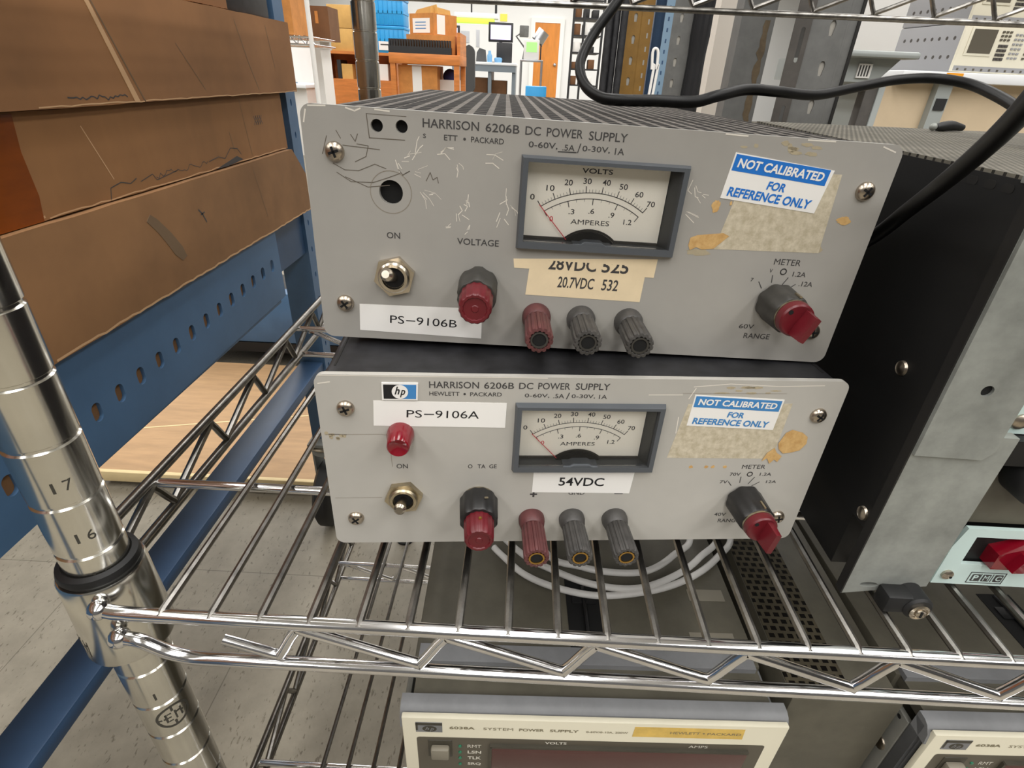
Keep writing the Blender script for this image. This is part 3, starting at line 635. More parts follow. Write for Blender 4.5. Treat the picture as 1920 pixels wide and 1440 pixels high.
# ---------------------------------------------------------------- instruments on the shelf below
def lower_supply(loc, second):
    q = rotvec((0, 0, .028))
    root = thing('system_power_supply', 'cream fronted power supply on the lower shelf, at the right edge' if second else 'cream fronted system power supply with yellow tape, on the lower shelf under the white cable', 'power supply', loc, q)
    W, H = 229, 190
    b = MB(); b.box(3, W-3, 38, 440, 2, H-4, 1.5); b.box(6, W-6, 13.2, 37.9, H-12.8, H-4.6); b.build('case', 'olive', root)
    b = MB(); b.box(-.6, 3, 13.6, 37, 4, H-15, .6); b.mat(1); b.prism([(p_[0], p_[1]) for p_ in circ(20, 171, 1.6, 12)], -.65, -.55, 'x'); b.build('side_strip', ['sidegrey', 'void'], root)
    f = MB()
    hole = [(6, 5), (W-6, 5), (W-6, H-13), (6, H-13)]
    f.plate(rrect(0, W, 0, H-1, 3, 3), [hole], 6, 13)
    f.box(0, 3, 6, 13, 3, H-14); f.box(W-3, W, 13, 46, 3, H-14)
    f.prism([(3, H-1.5), (24, H-.8), (24, H-4), (3, H-4)], 3, W-3, 'x') if 0 else None
    # moulded front frame: rounded front bar, recess, rear bar
    f.prism([(1, H-14), (2, H-6), (5, H-1.5), (8, H), (13, H), (13, H-5), (6, H-14)], 0, W, 'x')
    f.prism([(34, H-6), (34, H-.5), (46, H-.5), (48, H-6)], 6, W-8, 'x')
    f.build('front_frame', 'frame', root)
    p = MB(); p.box(1.5, W-1.5, -.6, 3, 3, H-1.6, .8)
    p.mat(1); p.flat(rrect(9.5, W-11, 120, 169, 2), -.7); 
    p.mat(2); p.box(24.0-9, 24+9, -1.2, 0, 151.5, 165, 1) if 0 else None
    if not second:
        p.mat(4); p.flat([(137, 175), (202.5, 175), (202, 185.4), (137.4, 185.4)], -.75)
    p.build('front_panel', ['beige', 'brown', 'key', 'void', 'tan'], root)
    d = MB(); d.box(53.5, 209, -2.2, .4, 128, 163.2, .6); d.mat(1); d.box(53.5, 209, -2.6, -.5, 161.6, 163.4); d.box(53, 54.4, -2.6, -.5, 128, 163); d.build('display_window', ['display', 'olivedark'], root)
    k = MB(); k.box(16, 30.5, -1.2, 0, 148, 166, .5); k.mat(1); k.box(18, 29, -5, -1, 151, 162, 1.2); k.build('key', ['olivedark', 'key'], root)
    if second:
        pass
    t = Lines(); t.new(); y = -.85
    t.text('6038A', 29.2, 44, 178.2, 181, y, .02); t.text('SYSTEM', 49, 66.5, 178, 180.6, y, .02); t.text('POWER', 70, 84.6, 177.8, 180.6, y, .02); t.text('SUPPLY', 88, 105, 177.8, 180.4, y, .02)
    t.text('0-60V/0-10A, 200W', 109.5, 134, 177.6, 179.8, y)
    if not second: t.new(); t.text('HEWLETT', 158.8, 176.4, 179, 181.4, y); t.flat(circ(178.6, 180.2, .6, 10), y); t.text('PACKARD', 180.8, 200.8, 178.8, 181.2, y)
    t.mat(1)
    t.new(); t.text('VOLTS', 86, 99, 164.6, 167.2, y, .02); t.new(); t.text('AMPS', 172.5, 184, 164.6, 167.2, y, .02); t.new(); t.text('LCL', 19.5, 26.5, 145, 147.6, y)
    t.new()
    for s_, z in (('RMT', 160.2), ('LSN', 153.6), ('TLK', 147), ('SRQ', 140)): t.text(s_, 39.8, 48, z-1.6, z+1.6, y, .02)
    lettering(t, root, ['sand', 'print'])
    g = MB()
    for z in (160.2, 153.6, 147, 140): g.prism(circ(35.2, z, 1.0, 12), -1.4, -.6)
    g.build('indicator', 'green', root)
    l = MB(); l.prism([(9.5, 174.6), (25, 174.6), (25, 184.4), (9.5, 184.4)], -.9, -.5); l.mat(1)
    l.flat([(9.5, 181.8), (25, 181.8), (25, 184.4), (9.5, 184.4)], -1); l.flat([(9.5, 176.5), (10.8, 176.5), (10.8, 184.4), (9.5, 184.4)], -1); l.flat(circ(17.6, 178.2, 4.2, 28, 3.0), -1)
    l.mat(0); l.text('h', 14.9, 17.4, 177, 180.4, -1.1, .02, .35); l.text('p', 17.6, 20.2, 175.6, 179.2, -1.1, .02, .35)
    l.build('logo_badge', ['frame', 'olivedark'], root)
    h = MB(); h.box(104, 129, 40, 104, H-4.2, H-3.6); h.mat(1); h.tube(cat_path([(116.5, 42, H-3.4), (116.5, 52, H-2.4), (116.5, 88, H-2.4), (116.5, 102, H-3.4)], 5), 1.5, 8); h.box(108, 125, 82, 92, H-3.8, H-2.6, .4)
    h.build('strap_handle', ['void', 'rubber'], root)
    for q_ in ((194, 220, 88, 98), (186, 216, 56, 62)): n = MB(); n.box(*q_, H-4.1, H-3.7); n.build('rating_plate', 'key', root)
    s_ = MB(); s_.lathe([(5, 1.9), (4.8, .8), (2.6, 0), (.1, 0)], (-2.4, 21, 140), 'x', 16); s_.build('side_screw', 'screw', root)
    for x in (16, W-16):
        for yy in (60, 400): s_ = MB(); s_.lathe([(8, 0), (8, 4.5)], (x, yy, -2.6), 'z', 16); s_.build('foot', 'rubber', root)
    return root
lower_supply((202, 24.5, -301.5), False); lower_supply((512.5, 31, -301.5), True)
o = thing('vented_chassis', 'low olive chassis with a strip of square vent holes, between the two cream instruments', 'instrument', (0, 0, 0))
b = MB(); b.box(438, 506, 48, 460, -301.9, -113.5, 1); b.build('case', 'olive', o)
b = MB(); b.box(438.6, 477, 49.5, 330, -113.5, -113); b.build('vent', 'vent', o)
for y in (90, 420): b = MB(); b.box(446, 498, y, y+14, -304.0, -301.9); b.build('foot', 'rubber', o)
# coil of white cable lying on the lower instrument
def on(z, pts): return [Vector((atz(u, v, z).x, atz(u, v, z).y, z)) for u, v in pts]
cz = -108.5
p1 = on(cz, [(926, 1026), (940, 1040), (985, 1078), (1050, 1104), (1130, 1117), (1230, 1106), (1300, 1080), (1345, 1045), (1368, 1005)])
p2 = on(cz, [(950, 1012), (975, 1040), (1040, 1075), (1110, 1100), (1190, 1108), (1260, 1086), (1310, 1050), (1340, 1000)])
p3 = on(cz, [(975, 1005), (1020, 1040), (1090, 1072), (1160, 1083), (1215, 1078), (1260, 1050), (1290, 1010)])
pts = list(p1)+[Vector((425, 215, cz+4)), Vector((350, 240, cz+8)), Vector((270, 215, cz+5)), Vector((247, 180, cz+2.5))]+[q+Vector((0, 0, 2.5)) for q in p2[1:]]+[Vector((395, 235, cz+7)), Vector((330, 245, cz+9)), Vector((280, 220, cz+8))]+[q+Vector((0, 0, 5)) for q in p3[1:]]+[Vector((385, 230, cz+9))]
w = MB(); w.tube(cat_path(pts, 7), 2.5, 10); tag(w.build('cable', 'cable'), 'coil of white cable lying on the lower instrument below the shelf wires', 'cable')
# ---------------------------------------------------------------- rack cabinet on the right
o = thing('equipment_cabinet', 'black sided equipment cabinet with a bare steel front rail, right of the power supplies', 'cabinet', (417, 28, 0))
def L(x, y, z): return (x-417, y-28, z)
b = MB(); b.box(.4, 480, 15, 245, 42, 188, 0); b.build('case', 'coal', o)
b = MB(); b.box(.4, 2.2, 3, 15, 42, 188); b.build('side_panel', 'coal', o)
b = MB(); b.box(.8, 479, 4, 244, 188, 189.2); b.build('top_cover', 'weave', o, 'punched grey top cover')
b = MB(); b.box(-.2, 60, -1.5, 8, 187.2, 190.2, .4); b.build('lip', 'steel', o)
b = MB()
b.plate([(0, 6.2), (36.6, 13.4), (38.2, 96.5), (30.8, 96.5), (30.8, 192), (0, 192)], [circ(10.5, 12.6, 4.2, 16, 1.6)], -1.2, 3)
b.mat(1); b.box(-.7, 0, -1.4, 3.2, 6.2, 192)
b.build('front_rail', ['steel', 'steeldark'], o, 'bare steel front rail')
b = MB(); b.plate([(.5, 87.2), (27, 86.6), (30.4, 90.6), (30.8, 192), (.5, 192)], [circ(14.9, 117.3, 2.3, 16)], -2.6, -1.2); b.mat(1); b.prism(circ(14.9, 117.3, 2.5), -1.5, -1.25); b.build('overlay_plate', ['steel', 'void'], o)
b = MB(); b.lathe([(6.4, 0), (6.4, 9), (5.4, 10), (4.2, 10)], (29, -1.2, 9.0), '-y', 24); b.box(14.5, 29, -10, -1.2, 4.6, 14.6, 1.5); b.build('foot_bumper', 'rubber', o)
b = MB(); b.lathe([(4.3, 10), (4.4, 10.8), (3.4, 11.2), (3.2, 10.6), (2.4, 10.8), (2.2, 11.8), (.1, 12)], (29, -1.2, 8.2), '-y', 24); b.mat(1); b.box(28.6, 29.4, -13.4, -12.9, 6.6, 9.8); b.build('bumper_screw', ['nickel', 'void'], o)
for (y, z, r) in ((36, 47.3, 3.4), (50.3, 112.9, 3.2)):
    b = MB(); b.lathe([(r, 0), (r*.9, 1), (r*.4, 1.6), (.1, 1.6)], (.2, y-28, z), 'x', 16); 
    for i in range(len(b.v)): b.v[i].x = .4-(b.v[i].x-.2)
    b.build('side_screw', 'screw', o)
b = MB()
for y in (40, 48, 56.5):
    b.prism([(q[0]-28, q[1]) for q in rrect(y-2.6, y+2.6, 183.4, 186.2, 1.2, 4)], .3, .5, 'x')
b.build('slot', 'steeldark', o)
# panel with the boxed lettering at the bottom
b = MB(); x0 = 45; z0 = 6
wdw = [(472.8-417, 19.4), (640-417, 19.4), (640-417, 36.5), (472.8-417, 36.5)]
b.plate([(47.4, z0), (300, z0), (300, 41.5), (50, 41.5), (47.4, 30)], [wdw], 8, 10); b.box(44.6, 46.9, 9, 12, 5.4, 30)
b.build('maker_panel', 'pale', o, 'pale blue panel lettered PMC')
b = MB(); b.box(472.8-417, 223, 11, 20, 18, 38); b.build('window_recess', 'coal', o)
b = MB()
for k in range(4):
    x = 66+k*34; b.prism([(x, 21), (x+26, 21), (x+31, 27), (x+27, 34.6), (x+12, 35), (x, 30)], 4, 11); b.prism([(x+6, 23), (x+19, 24), (x+22, 31), (x+9, 32)], 0, 4)
b.build('red_lens', 'redlens', o)
b = MB(); b.lathe([(2.7, 0), (2.7, 1), (1.4, 1.9), (.1, 1.9)], (52.4, 8, 12.4), '-y', 20); b.mat(1); b.prism(circ(53.2, 12, .7, 10), 6.0, 6.06); b.build('panel_screw', ['screw', 'void'], o)
b = MB(); y = 7.9
fr = [(63.4, 7.6), (80, 7.6), (80, 14.4), (63.4, 14.4)]
for q in ((fr+fr[:1]), [(68.8, 8.6), (68.8, 13.4)], [(74.4, 8.6), (74.4, 13.4)]): b.stroke(q, .45, y)
for ch, x in (('P', 64.6), ('M', 69.7), ('C', 75.4)):
    b.mat(0); b.flat(rrect(x, x+3.8, 8.7, 13.3, .4, 2), y-.05); b.mat(1); b.text(ch, x+.7, x+3.2, 9.4, 12.7, y-.12, .03)
b.build('lettering', ['ink', 'pale'], o, smooth=False)
# darker module above it and a white one at the top
b = MB(); b.box(46, 300, 12, 14, 42, 80); b.mat(1); b.box(46, 47, 10.6, 13, 42, 82); b.mat(2); b.lathe([(12, 0), (12, 10), (10.5, 12), (.1, 12)], (64, 12, 73), '-y', 32); b.build('control_module', ['olive', 'pale', 'rubber'], o)
b = MB(); b.box(32, 300, 8, 12, 93, 180); b.mat(1); b.lathe([(3.4, 0), (3.4, .8), (1.8, 2), (.1, 2)], (44, 8, 99), '-y', 18); b.build('upper_module', ['pale', 'screw'], o)
b = MB(); b.box(36, 300, 3, 12, 80.5, 92.5); b.build('spacer', 'coal', o)
for x in (6, 440): b = MB(); b.box(x, x+34, 20, 238, 3.95, 42); b.build('runner', 'coal', o)
p0, p1, p2 = at(1756, 234, 246), at(1782, 234, 252), at(1806, 236, 256)
b = MB(); b.tube(cat_path([(p0.x, p0.y, 191.6), (p1.x, p1.y, 192.6), (p2.x, p2.y, 191.6)], 4), [1.8, 2.4, 2.9, 3.1, 3.1, 2.9, 2.5, 2.2, 2.0], 10); b.mat(1); b.ball((p0.x-1.5, p0.y, 191.8), 2.3, 10)
tag(b.build('hand_tool', ['rubber', 'steel']), 'small dark hand tool lying on the back of the black cabinet top', 'tool')
# ---------------------------------------------------------------- black power cords
c1 = [at(u, v, y) for u, v, y in ((1180, -30, 215), (1150, 14, 210), (1112, 66, 205), (1088, 118, 195), (1096, 158, 182), (1125, 182, 168), (1165, 188, 160), (1230, 189, 156), (1300, 191, 154), (1345, 180, 158), (1400, 168, 175), (1460, 172, 190), (1530, 178, 205), (1605, 164, 220), (1680, 150, 230), (1750, 147, 230), (1815, 157, 215), (1870, 180, 190), (1925, 214, 160), (1990, 262, 130))]
w = MB(); w.tube(cat_path(c1, 8), 2.75, 12); tag(w.build('power_cord', 'cord'), 'black cord looping across the ridged top of the upper power supply', 'cord')
c2 = [at(u, v, y) for u, v, y in ((2060, 30, -40), (1985, 130, -22), (1900, 226, 2), (1830, 292, 24), (1760, 350, 47), (1700, 396, 68), (1652, 434, 80))]+[Vector((404.5, 100, 140)), Vector((404, 130, 100)), Vector((404, 170, 60)), Vector((404, 200, 20)), Vector((404, 230, 7))]
w = MB(); w.tube(cat_path(c2, 8), 2.85, 12); tag(w.build('power_cord', 'cord'), 'black cord dropping from the right into the gap before the black cabinet side', 'cord')
# ---------------------------------------------------------------- blue bench on the left with cartons
o = thing('workbench', 'blue painted steel bench frame with an oblong-slotted rail, under the cartons on the left', 'workbench', (0, 0, 0))
XB = -35
b = MB(); holes = []
for k in range(18):
    y = 164.2+25.2*(k-5); z = -8.6+.038*(y-164)
    if y < 488: holes.append([(p[0], p[1]) for p in rrect(y-4.4, y+4.4, z-7.2, z+7.2, 4.3, 6)])
b.plate([(-420, -50), (489, -42), (489, 39), (-420, 39)], holes, XB-3, XB, 'x')
b.box(XB-30, XB-3, -420, 480, 36, 39); b.box(XB-30, XB-3, -420, 480, -48, -45)
b.build('slotted_rail', 'benchblue', o)
b = MB(); b.box(XB-5, XB-3.1, -400, 442, -40, 34); b.build('inner_board', 'card3', o)
b = MB(); b.box(-520, XB-2, -420, 560, 39.2, 39.9); b.build('bench_top', 'ply', o)
UY = 612
b = MB(); hz = [circ(UY+14, -60+38*k, 2.2, 10, 4.2) for k in range(-6, 12)]
b.plate([(UY, -352), (UY+30, -352), (UY+30, 420), (UY, 420)], hz, -50, -47.5, 'x'); b.box(-89, -50, UY, UY+3, -352, 420); b.box(-89, -86, UY+3, UY+30, -352, 420)
b.build('upright', 'benchblue', o)
b = MB(); b.box(-520, -90, UY+8, UY+28, -30, 36); b.build('end_rail', 'benchdark', o)
b = MB(); b.box(-64, -52, 489, UY, -24, 30); b.build('bracket', 'benchdark', o)
b = MB(); b.box(-85, -50, -380, UY-2, -214, -200, 1.5); b.build('stretcher', 'benchdark', o)  # shadow under the slotted rail is put into this darker blue
b = MB(); b.box(-82, -44, -400, -372, FL, 36, 1); b.build('front_leg', 'benchblue', o)
b = MB(); b.box(-92, -44, UY-20, UY+34, -358, -352, .5); b.box(-88, -85, UY-14, UY+24, -450, -358); b.box(-50, -47, UY-14, UY+24, -450, -358); b.lathe([(24, 0), (24, 8), (16, 12), (16, 16)], (-68, UY, -374), 'z', 20); b.mat(1); b.lathe([(6, 0), (6, 48)], (-92, UY-8, -461), 'x', 12); b.mat(2); b.lathe([(26, 16), (26, 18), (20, 20)], (-68, UY, -378), 'z', 24)
c = b.build('caster', ['tyre', 'nickel', 'nickel'], o)
b = MB(); b.lathe([(20, 0), (56, 2), (63, 8), (63.5, 18), (63, 24), (56, 30), (20, 32)], (-84, UY-8, FL+63.6), 'x', 40); b.mat(1); b.lathe([(40, -.6), (24, -.4), (24, 32.6), (40, 33)], (-84, UY-8, FL+63.6), 'x', 24); b.build('wheel', ['rubber', 'tyre'], c)
def carton(name, label, x0, x1, y0, y1, z0, z1, mats, extra=None, jit=.5, group=None, cham=None):
    b = MB(); n = 46; r = random.Random(int(z0)+3)
    yt = y1-cham[0] if cham else y1
    prof_b = [(y0+(y1-y0)*k/n, z0+.15+r.uniform(0, jit)) for k in range(n+1)]; prof_t = [(y0+(yt-y0)*k/n, z1-.1-r.uniform(0, jit)) for k in range(n+1)]
    b.prism([(y_, z_) for y_, z_ in prof_b]+([(y1, z1-cham[1])] if cham else [])+[(y_, z_) for y_, z_ in reversed(prof_t)], x0, x1, 'x')
    if extra: extra(b, x1)
    return tag(b.build(name, mats, None, smooth=False), label, 'box', group)
def side(b, x, pts, t=.25):          # mark on the carton face that looks to +x, outline in (y, z)
    b.prism(pts, x, x+t, 'x')
def line(b, x, pts, w):
    for (a0, b0), (a1, b1) in zip(pts, pts[1:]):
        d = Vector((a1-a0, b1-b0)); 
        if d.length < 1e-6: continue
        d.normalize(); q = Vector((-d.y, d.x))*w/2
        b.add([(x+.12, a0+q.x, b0+q.y), (x+.12, a0-q.x, b0-q.y), (x+.12, a1-q.x, b1-q.y), (x+.12, a1+q.x, b1+q.y)], [(0, 1, 2, 3)])
rr_ = random.Random(5)
def wavy(y0, y1, z, amp, n=26): return [(y0+(y1-y0)*k/n, z+rr_.uniform(0, amp)) for k in range(n+1)]
def ex3(b, x):
    b.mat(1); line(b, x, wavy(146, 600, 41, 1.4, 60), 1.6)
    b.mat(2); side(b, x, [(266, 101), (272, 105), (279, 100), (292, 86), (302, 72), (305, 63), (298, 61), (290, 68), (284, 78), (276, 90)])
    b.mat(3); line(b, x, [(338, 95), (343, 90), (347, 82)], 1.6); line(b, x, [(340, 90), (347, 91)], 1.2)
    b.mat(2); line(b, x, [(455, 112), (470, 60)], .8)
carton('cardboard_box', 'brown cardboard box with a grey smear, lowest of the large cartons on the left', -430, -31, -380, 600, 40.2, 120.1, ['card3', 'cardedge', 'grime', 'ink'], ex3, cham=(34, 34))
def ex2(b, x):
    b.mat(4); side(b, x, [(-380, 120.6), (181, 120.6), (184, 135), (183, 160), (186, 180), (-380, 180)])
    b.mat(1); line(b, x, wavy(-100, 182, 124, 8, 16), 1.6); line(b, x, [(120, 126), (150, 150), (175, 172), (183, 178)], 1.2); line(b, x, [(90, 140), (140, 122), (183, 123)], 1.5); line(b, x, wavy(186, 560, 121.2, 1.0, 40), .9)
    b.mat(3)
    line(b, x, [(243, 121), (246, 129), (258, 131), (268, 128.5), (276, 131)], .7); line(b, x, [(280, 128), (296, 131), (300, 126), (330, 129)], .6); line(b, x, wavy(300, 380, 126, 5), .5); line(b, x, [(382, 129), (400, 131), (412, 128), (426, 136), (440, 134), (446, 128)], .7); side(b, x, [(392, 121), (412, 120.6), (430, 121.5), (448, 123), (436, 127.4), (420, 125)])
    for k in range(4): line(b, x, [(488+k*4.6, 152), (494+k*4.6, 161)], .9); line(b, x, [(494+k*4.6, 152), (488+k*4.6, 161)], .9)
    b.mat(1); line(b, x, [(236, 170), (252, 134)], .8); b.mat(2); line(b, x, [(430, 150), (434, 132)], .8); line(b, x, [(462, 178), (470, 124)], .7)
carton('cardboard_box', 'brown cardboard box with orange tape, middle of the three large cartons on the left', -430, -36, -380, 566, 120.3, 181, ['card', 'cardedge', 'grime', 'ink', 'tape'], ex2)
def ex1(b, x):
    b.mat(1); side(b, x, [(262, 251), (266, 251), (296, 182), (290, 182)]); b.mat(2); line(b, x, [(268, 250), (302, 182)], 1.2)
    b.mat(3); line(b, x, wavy(225, 283, 184.5, 3.5, 22), .8); b.mat(2); line(b, x, [(360, 222), (392, 188)], .7); line(b, x, [(470, 246), (486, 210), (500, 186)], 1.0); line(b, x, [(540, 246), (550, 206)], .9)
    b.mat(1); line(b, x, wavy(200, 605, 181.8, 1.2, 46), .8)
o1 = carton('cardboard_box', 'brown cardboard box with a long pale crease, topmost large carton on the left', -430, -30, -380, 606, 181.2, 253.5, ['card2', 'cardedge', 'grime', 'ink'], ex1)
carton('cardboard_box', 'small brown cardboard box standing on the topmost large carton', -260, -37, 408, 476, 254.2, 350, ['card2'])
b = MB(); b.prism(cat_path([(300, 254.2, 0), (296, 275, 0), (304, 340, 0), (330, 372, 0), (376, 360, 0), (400, 320, 0), (404, 256, 0)], 4) and [(p.x, p.y) for p in cat_path([(300, 254.2, 0), (296, 275, 0), (304, 340, 0), (330, 372, 0), (376, 360, 0), (400, 320, 0), (404, 254.2, 0)], 4)], -300, -48, 'x'); tag(b.build('bag', 'dark'), 'black bag lying on the topmost large carton, nearest its front', 'bag')
o = thing('equipment_case', 'dark navy equipment case with a blue and white label, behind the small carton', 'case', (0, 0, 0))
b = MB(); b.box(-300, -46, 492, 596, 254.2, 380, 3); b.build('body', 'blackcase', o); b = MB(); b.box(-62, -45.6, 490.6, 492, 262, 380); b.mat(1); b.box(-60, -47, 490.2, 491, 272, 300); b.build('label', ['white', 'blue2'], o)
# wooden platform on the floor behind the bench and a blue trolley beyond it
o = thing('platform', 'low plywood platform with a pale edge strip on the floor behind the bench', 'platform', (0, 0, 0))
b = MB(); b.box(-560, -120, 664, 1118, -500, -490); b.mat(1); b.prism([(-560, 800), (-120, 905), (-120, 909), (-560, 804)], -490, -489.4, 'z'); b.build('board', ['ply', 'plyedge'], o); b = MB(); b.box(-560, -120, 655, 664, -512, -489, 1); b.build('edge_strip', 'plyedge', o)
b = MB()
for x in (-540, -180):
    for y in (680, 1080): b.box(x, x+40, y, y+24, FL, -500)
b.build('foot', 'rubber', o)
o = thing('trolley', 'blue steel trolley end panel beyond the plywood platform', 'trolley', (0, 0, 0))
b = MB(); b.box(-640, -150, 1150, 1190, -440, -300, 3); b.build('end_panel', 'benchblue', o); b = MB(); b.box(-640, -150, 1150, 1700, -470, -442); b.build('deck', 'rubber', o)
b = MB()
for x in (-620, -190):
    for y in (1180, 1660): b.lathe([(27, 0), (27, 24)], (x, y, FL+27.2), 'x', 20)
b.build('wheel', 'rubber', o)
# ---------------------------------------------------------------- room
def wallbox(name, x0, x1, y0, y1, z0, z1, m): b = MB(); b.box(x0, x1, y0, y1, z0, z1); return tag(b.build(name, m, smooth=False), kind='structure')
wallbox('floor', -6000, 6000, -4000, 15000, FL-60, FL, 'floor'); wallbox('ceiling', -6000, 6000, -4000, 15000, CE, CE+60, 'ceil')
wallbox('wall_far', -6000, 6000, 14000, 14100, FL, CE, 'wall'); wallbox('wall_left', -6100, -6000, -4000, 14000, FL, CE, 'wallgrey')
wallbox('wall_right', 6000, 6100, -4000, 14000, FL, CE, 'wallgrey'); wallbox('wall_back', -6000, 6000, -4100, -4000, FL, CE, 'wallgrey')
# ---------------------------------------------------------------- things further back in the room
def span(u0, u1, v0, v1, y):
    a, c = at(u0, (v0+v1)/2, y), at(u1, (v0+v1)/2, y); t, d = at((u0+u1)/2, v0, y), at((u0+u1)/2, v1, y)
    return a.x, c.x, d.z, t.z
def bgbox(name, label, cat, u, v, y, dep, m, bev=0, group=None, zfloor=None, parent=None, ztop=None):
    x0, x1, z0, z1 = span(u[0], u[1], v[0], v[1], y)
    if zfloor is not None: z0 = zfloor
    if ztop is not None: z1 = ztop
    b = MB(); b.box(x0, x1, y, y+dep, z0, z1, bev)
    o = b.build(name, m, parent); tag(o, label, cat, group); return o, (x0, x1, z0, z1)
# left: chrome rack with cartons, white bench
Y = 3400
o = thing('wire_rack', 'distant chrome wire rack carrying cartons, seen between the bench upright and the shelf post', 'shelving', (0, 0, 0))
s0 = at(583, 70, Y); sl = at(520, 66, Y); sr = at(622, 75, Y); zs = s0.z
b = MB()
b.tube([(s0.x, Y, FL), (s0.x, Y, 1400)], 13, 12); b.tube([(s0.x-900, Y, FL), (s0.x-900, Y, 1400)], 13, 12); b.tube([(s0.x-900, Y+420, FL), (s0.x-900, Y+420, 1400)], 13, 12); b.build('post', 'plain', o)  # bright reflection on the chrome posts is painted as plain white
b = MB()
for z in (zs, zs-36): b.tube([(s0.x-900, Y, z), (s0.x, Y, z), (s0.x, Y+420, z), (s0.x-900, Y+420, z)], 5, 8, True)
for k in range(18): b.tube([(s0.x-880+k*50, Y, zs-36), (s0.x-866+k*50, Y, zs), (s0.x-830+k*50, Y, zs-36)], 3.4, 6)
for k in range(30): b.tube([(s0.x-880+k*29, Y, zs+6), (s0.x-880+k*29, Y+420, zs+6)], 2.2, 6)
b.build('shelf', 'chrome', o)
zt = zs+9
a = at(575, 30, Y); b = MB(); b.box(s0.x-360, s0.x-96, Y+10, Y+300, zt, zt+230); tag(b.build('carton', 'boxb'), 'orange brown carton on the distant wire rack', 'box')
x0, x1, z0, z1 = span(581, 617, 11, 76, Y+440)
b = MB(); b.box(x0, x1, Y+440, Y+640, z0, z1); b.mat(1); b.box(x0+(x1-x0)*.3, x0+(x1-x0)*.46, Y+439, Y+440, z0+(z1-z0)*.5, z0+(z1-z0)*.85); tag(b.build('carton', ['boxc', 'boxb']), 'dark brown carton with a pale strip, right of the distant chrome rack post', 'box')
x2 = at(604, 120, Y+446).x
b = MB(); b.box(x0, x2, Y+446, Y+640, FL, z0-.5); tag(b.build('cabinet', 'plain'), 'white cabinet under the dark brown carton', 'cabinet')
o = thing('white_bench', 'long white bench behind the distant wire rack', 'bench', (0, 0, 0))
p = at(560, 158, 5200); wr = at(598, 150, 5500).x-20; b = MB(); b.box(p.x-1500, wr, 5200, 5900, p.z-30, p.z, 4); b.build('top', 'desk', o)
b = MB(); b.box(p.x-1480, wr-10, 5860, 5900, p.z, p.z+560); b.build('back_panel', 'plain', o)
b = MB(); b.box(p.x-1460, wr-20, 5260, 5850, FL, p.z-30); b.build('cabinet_base', 'plain', o)
for k, (u, hh) in enumerate(((533, 190), (548, 240))):
    q = at(u, 150, 5500); b = MB(); b.lathe([(9, 0), (9, 330), (5, 332)], (q.x, 5500, p.z), 'z', 10); b.lathe([(46, 0), (46, 8), (9, 12)], (q.x, 5500, p.z), 'z', 16); b.lathe([(22, 60), (26, 70), (26, 130), (9, 150)], (q.x, 5500, p.z), 'z', 14)
    tag(b.build('lab_stand', 'steelblue'), ('blue grey lab stand nearest the bench upright, on the white bench' if k == 0 else 'blue grey lab stand right of the first, on the white bench'), 'stand')
# oak bookcase, cartons and crates on it
Y = 5500
x0, x1, z0, z1 = span(606, 742, 97, 190, Y)
o = thing('bookcase', 'orange oak bookcase with an open bay, behind the rear shelf post', 'bookcase', (0, 0, 0))
b = MB(); b.box(x0, x1, Y, Y+320, z1-22, z1); b.box(x0, x0+22, Y, Y+320, FL, z1-22); b.box(x1-22, x1, Y, Y+320, FL, z1-22); b.box(x0+22, x1-22, Y+300, Y+320, FL, z1-22); b.box(x0+22, x1-22, Y+2, Y+300, FL, at(650, 148, Y).z); b.build('carcass', 'wood', o)
zb = at(650, 148, Y).z
for k, (u0, u1, hh, m, lb) in enumerate(((634, 641, 150, 'dark', 'black binder in the bookcase bay'), (642, 662, 120, 'boxa', 'tan carton in the bookcase bay'), (712, 728, 130, 'plain', 'white box at the right of the bookcase bay'))):
    q0, q1 = at(u0, 140, Y+40), at(u1, 140, Y+40); b = MB(); b.box(q0.x, q1.x, Y+40, Y+240, zb, zb+hh); tag(b.build('carton' if k else 'binder', m), lb, 'box' if k else 'binder')
bx0, bx1, bz0, bz1 = span(620, 661, 52, 97, Y+20)
h = (bz1-z1)*.99
for k in range(2):
    b = MB(); b.box(bx0-(8 if k else 0), bx1, Y+20, Y+260, z1+k*h, z1+(k+1)*h-3, 2); tag(b.build('carton', 'boxa'), ('upper tan carton of the pair stacked on the oak bookcase' if k else 'lower tan carton of the pair stacked on the oak bookcase'), 'box')
cx0, cx1, _, _ = span(702, 758, 50, 100, Y+20)
h = (at(730, 48, Y+20).z-at(730, 100, Y+20).z)
for k in range(3):
    o = thing('crate', ('bottom', 'middle', 'top')[k]+' bright blue plastic crate of the stack on the oak bookcase', 'crate', (cx0, Y+20, z1+k*h), None)
    W = cx1-cx0; b = MB(); b.box(0, W, 0, 240, 0, h-24, 4); b.box(-6, W+6, -6, 246, h-26, h-4, 3); b.box(-4, W+4, -4, 244, h*.42, h*.52)
    for q in range(7): b.box(12+q*(W-24)/6-3, 12+q*(W-24)/6+3, -4, 0, 10, h-30)
    b.build('body', 'crate', o)
    if k == 0: b = MB(); b.box(W*.14, W*.62, -6, -4.2, h*.1, h*.42); b.mat(1); b.box(W*.2, W*.5, -6.6, -6, h*.28, h*.33); b.build('label', ['white', 'ink'], o)
    if k == 2: b = MB(); b.box(W*.1, W*.55, -6, -4.2, h*.6, h*.74); b.build('label', 'red', o)
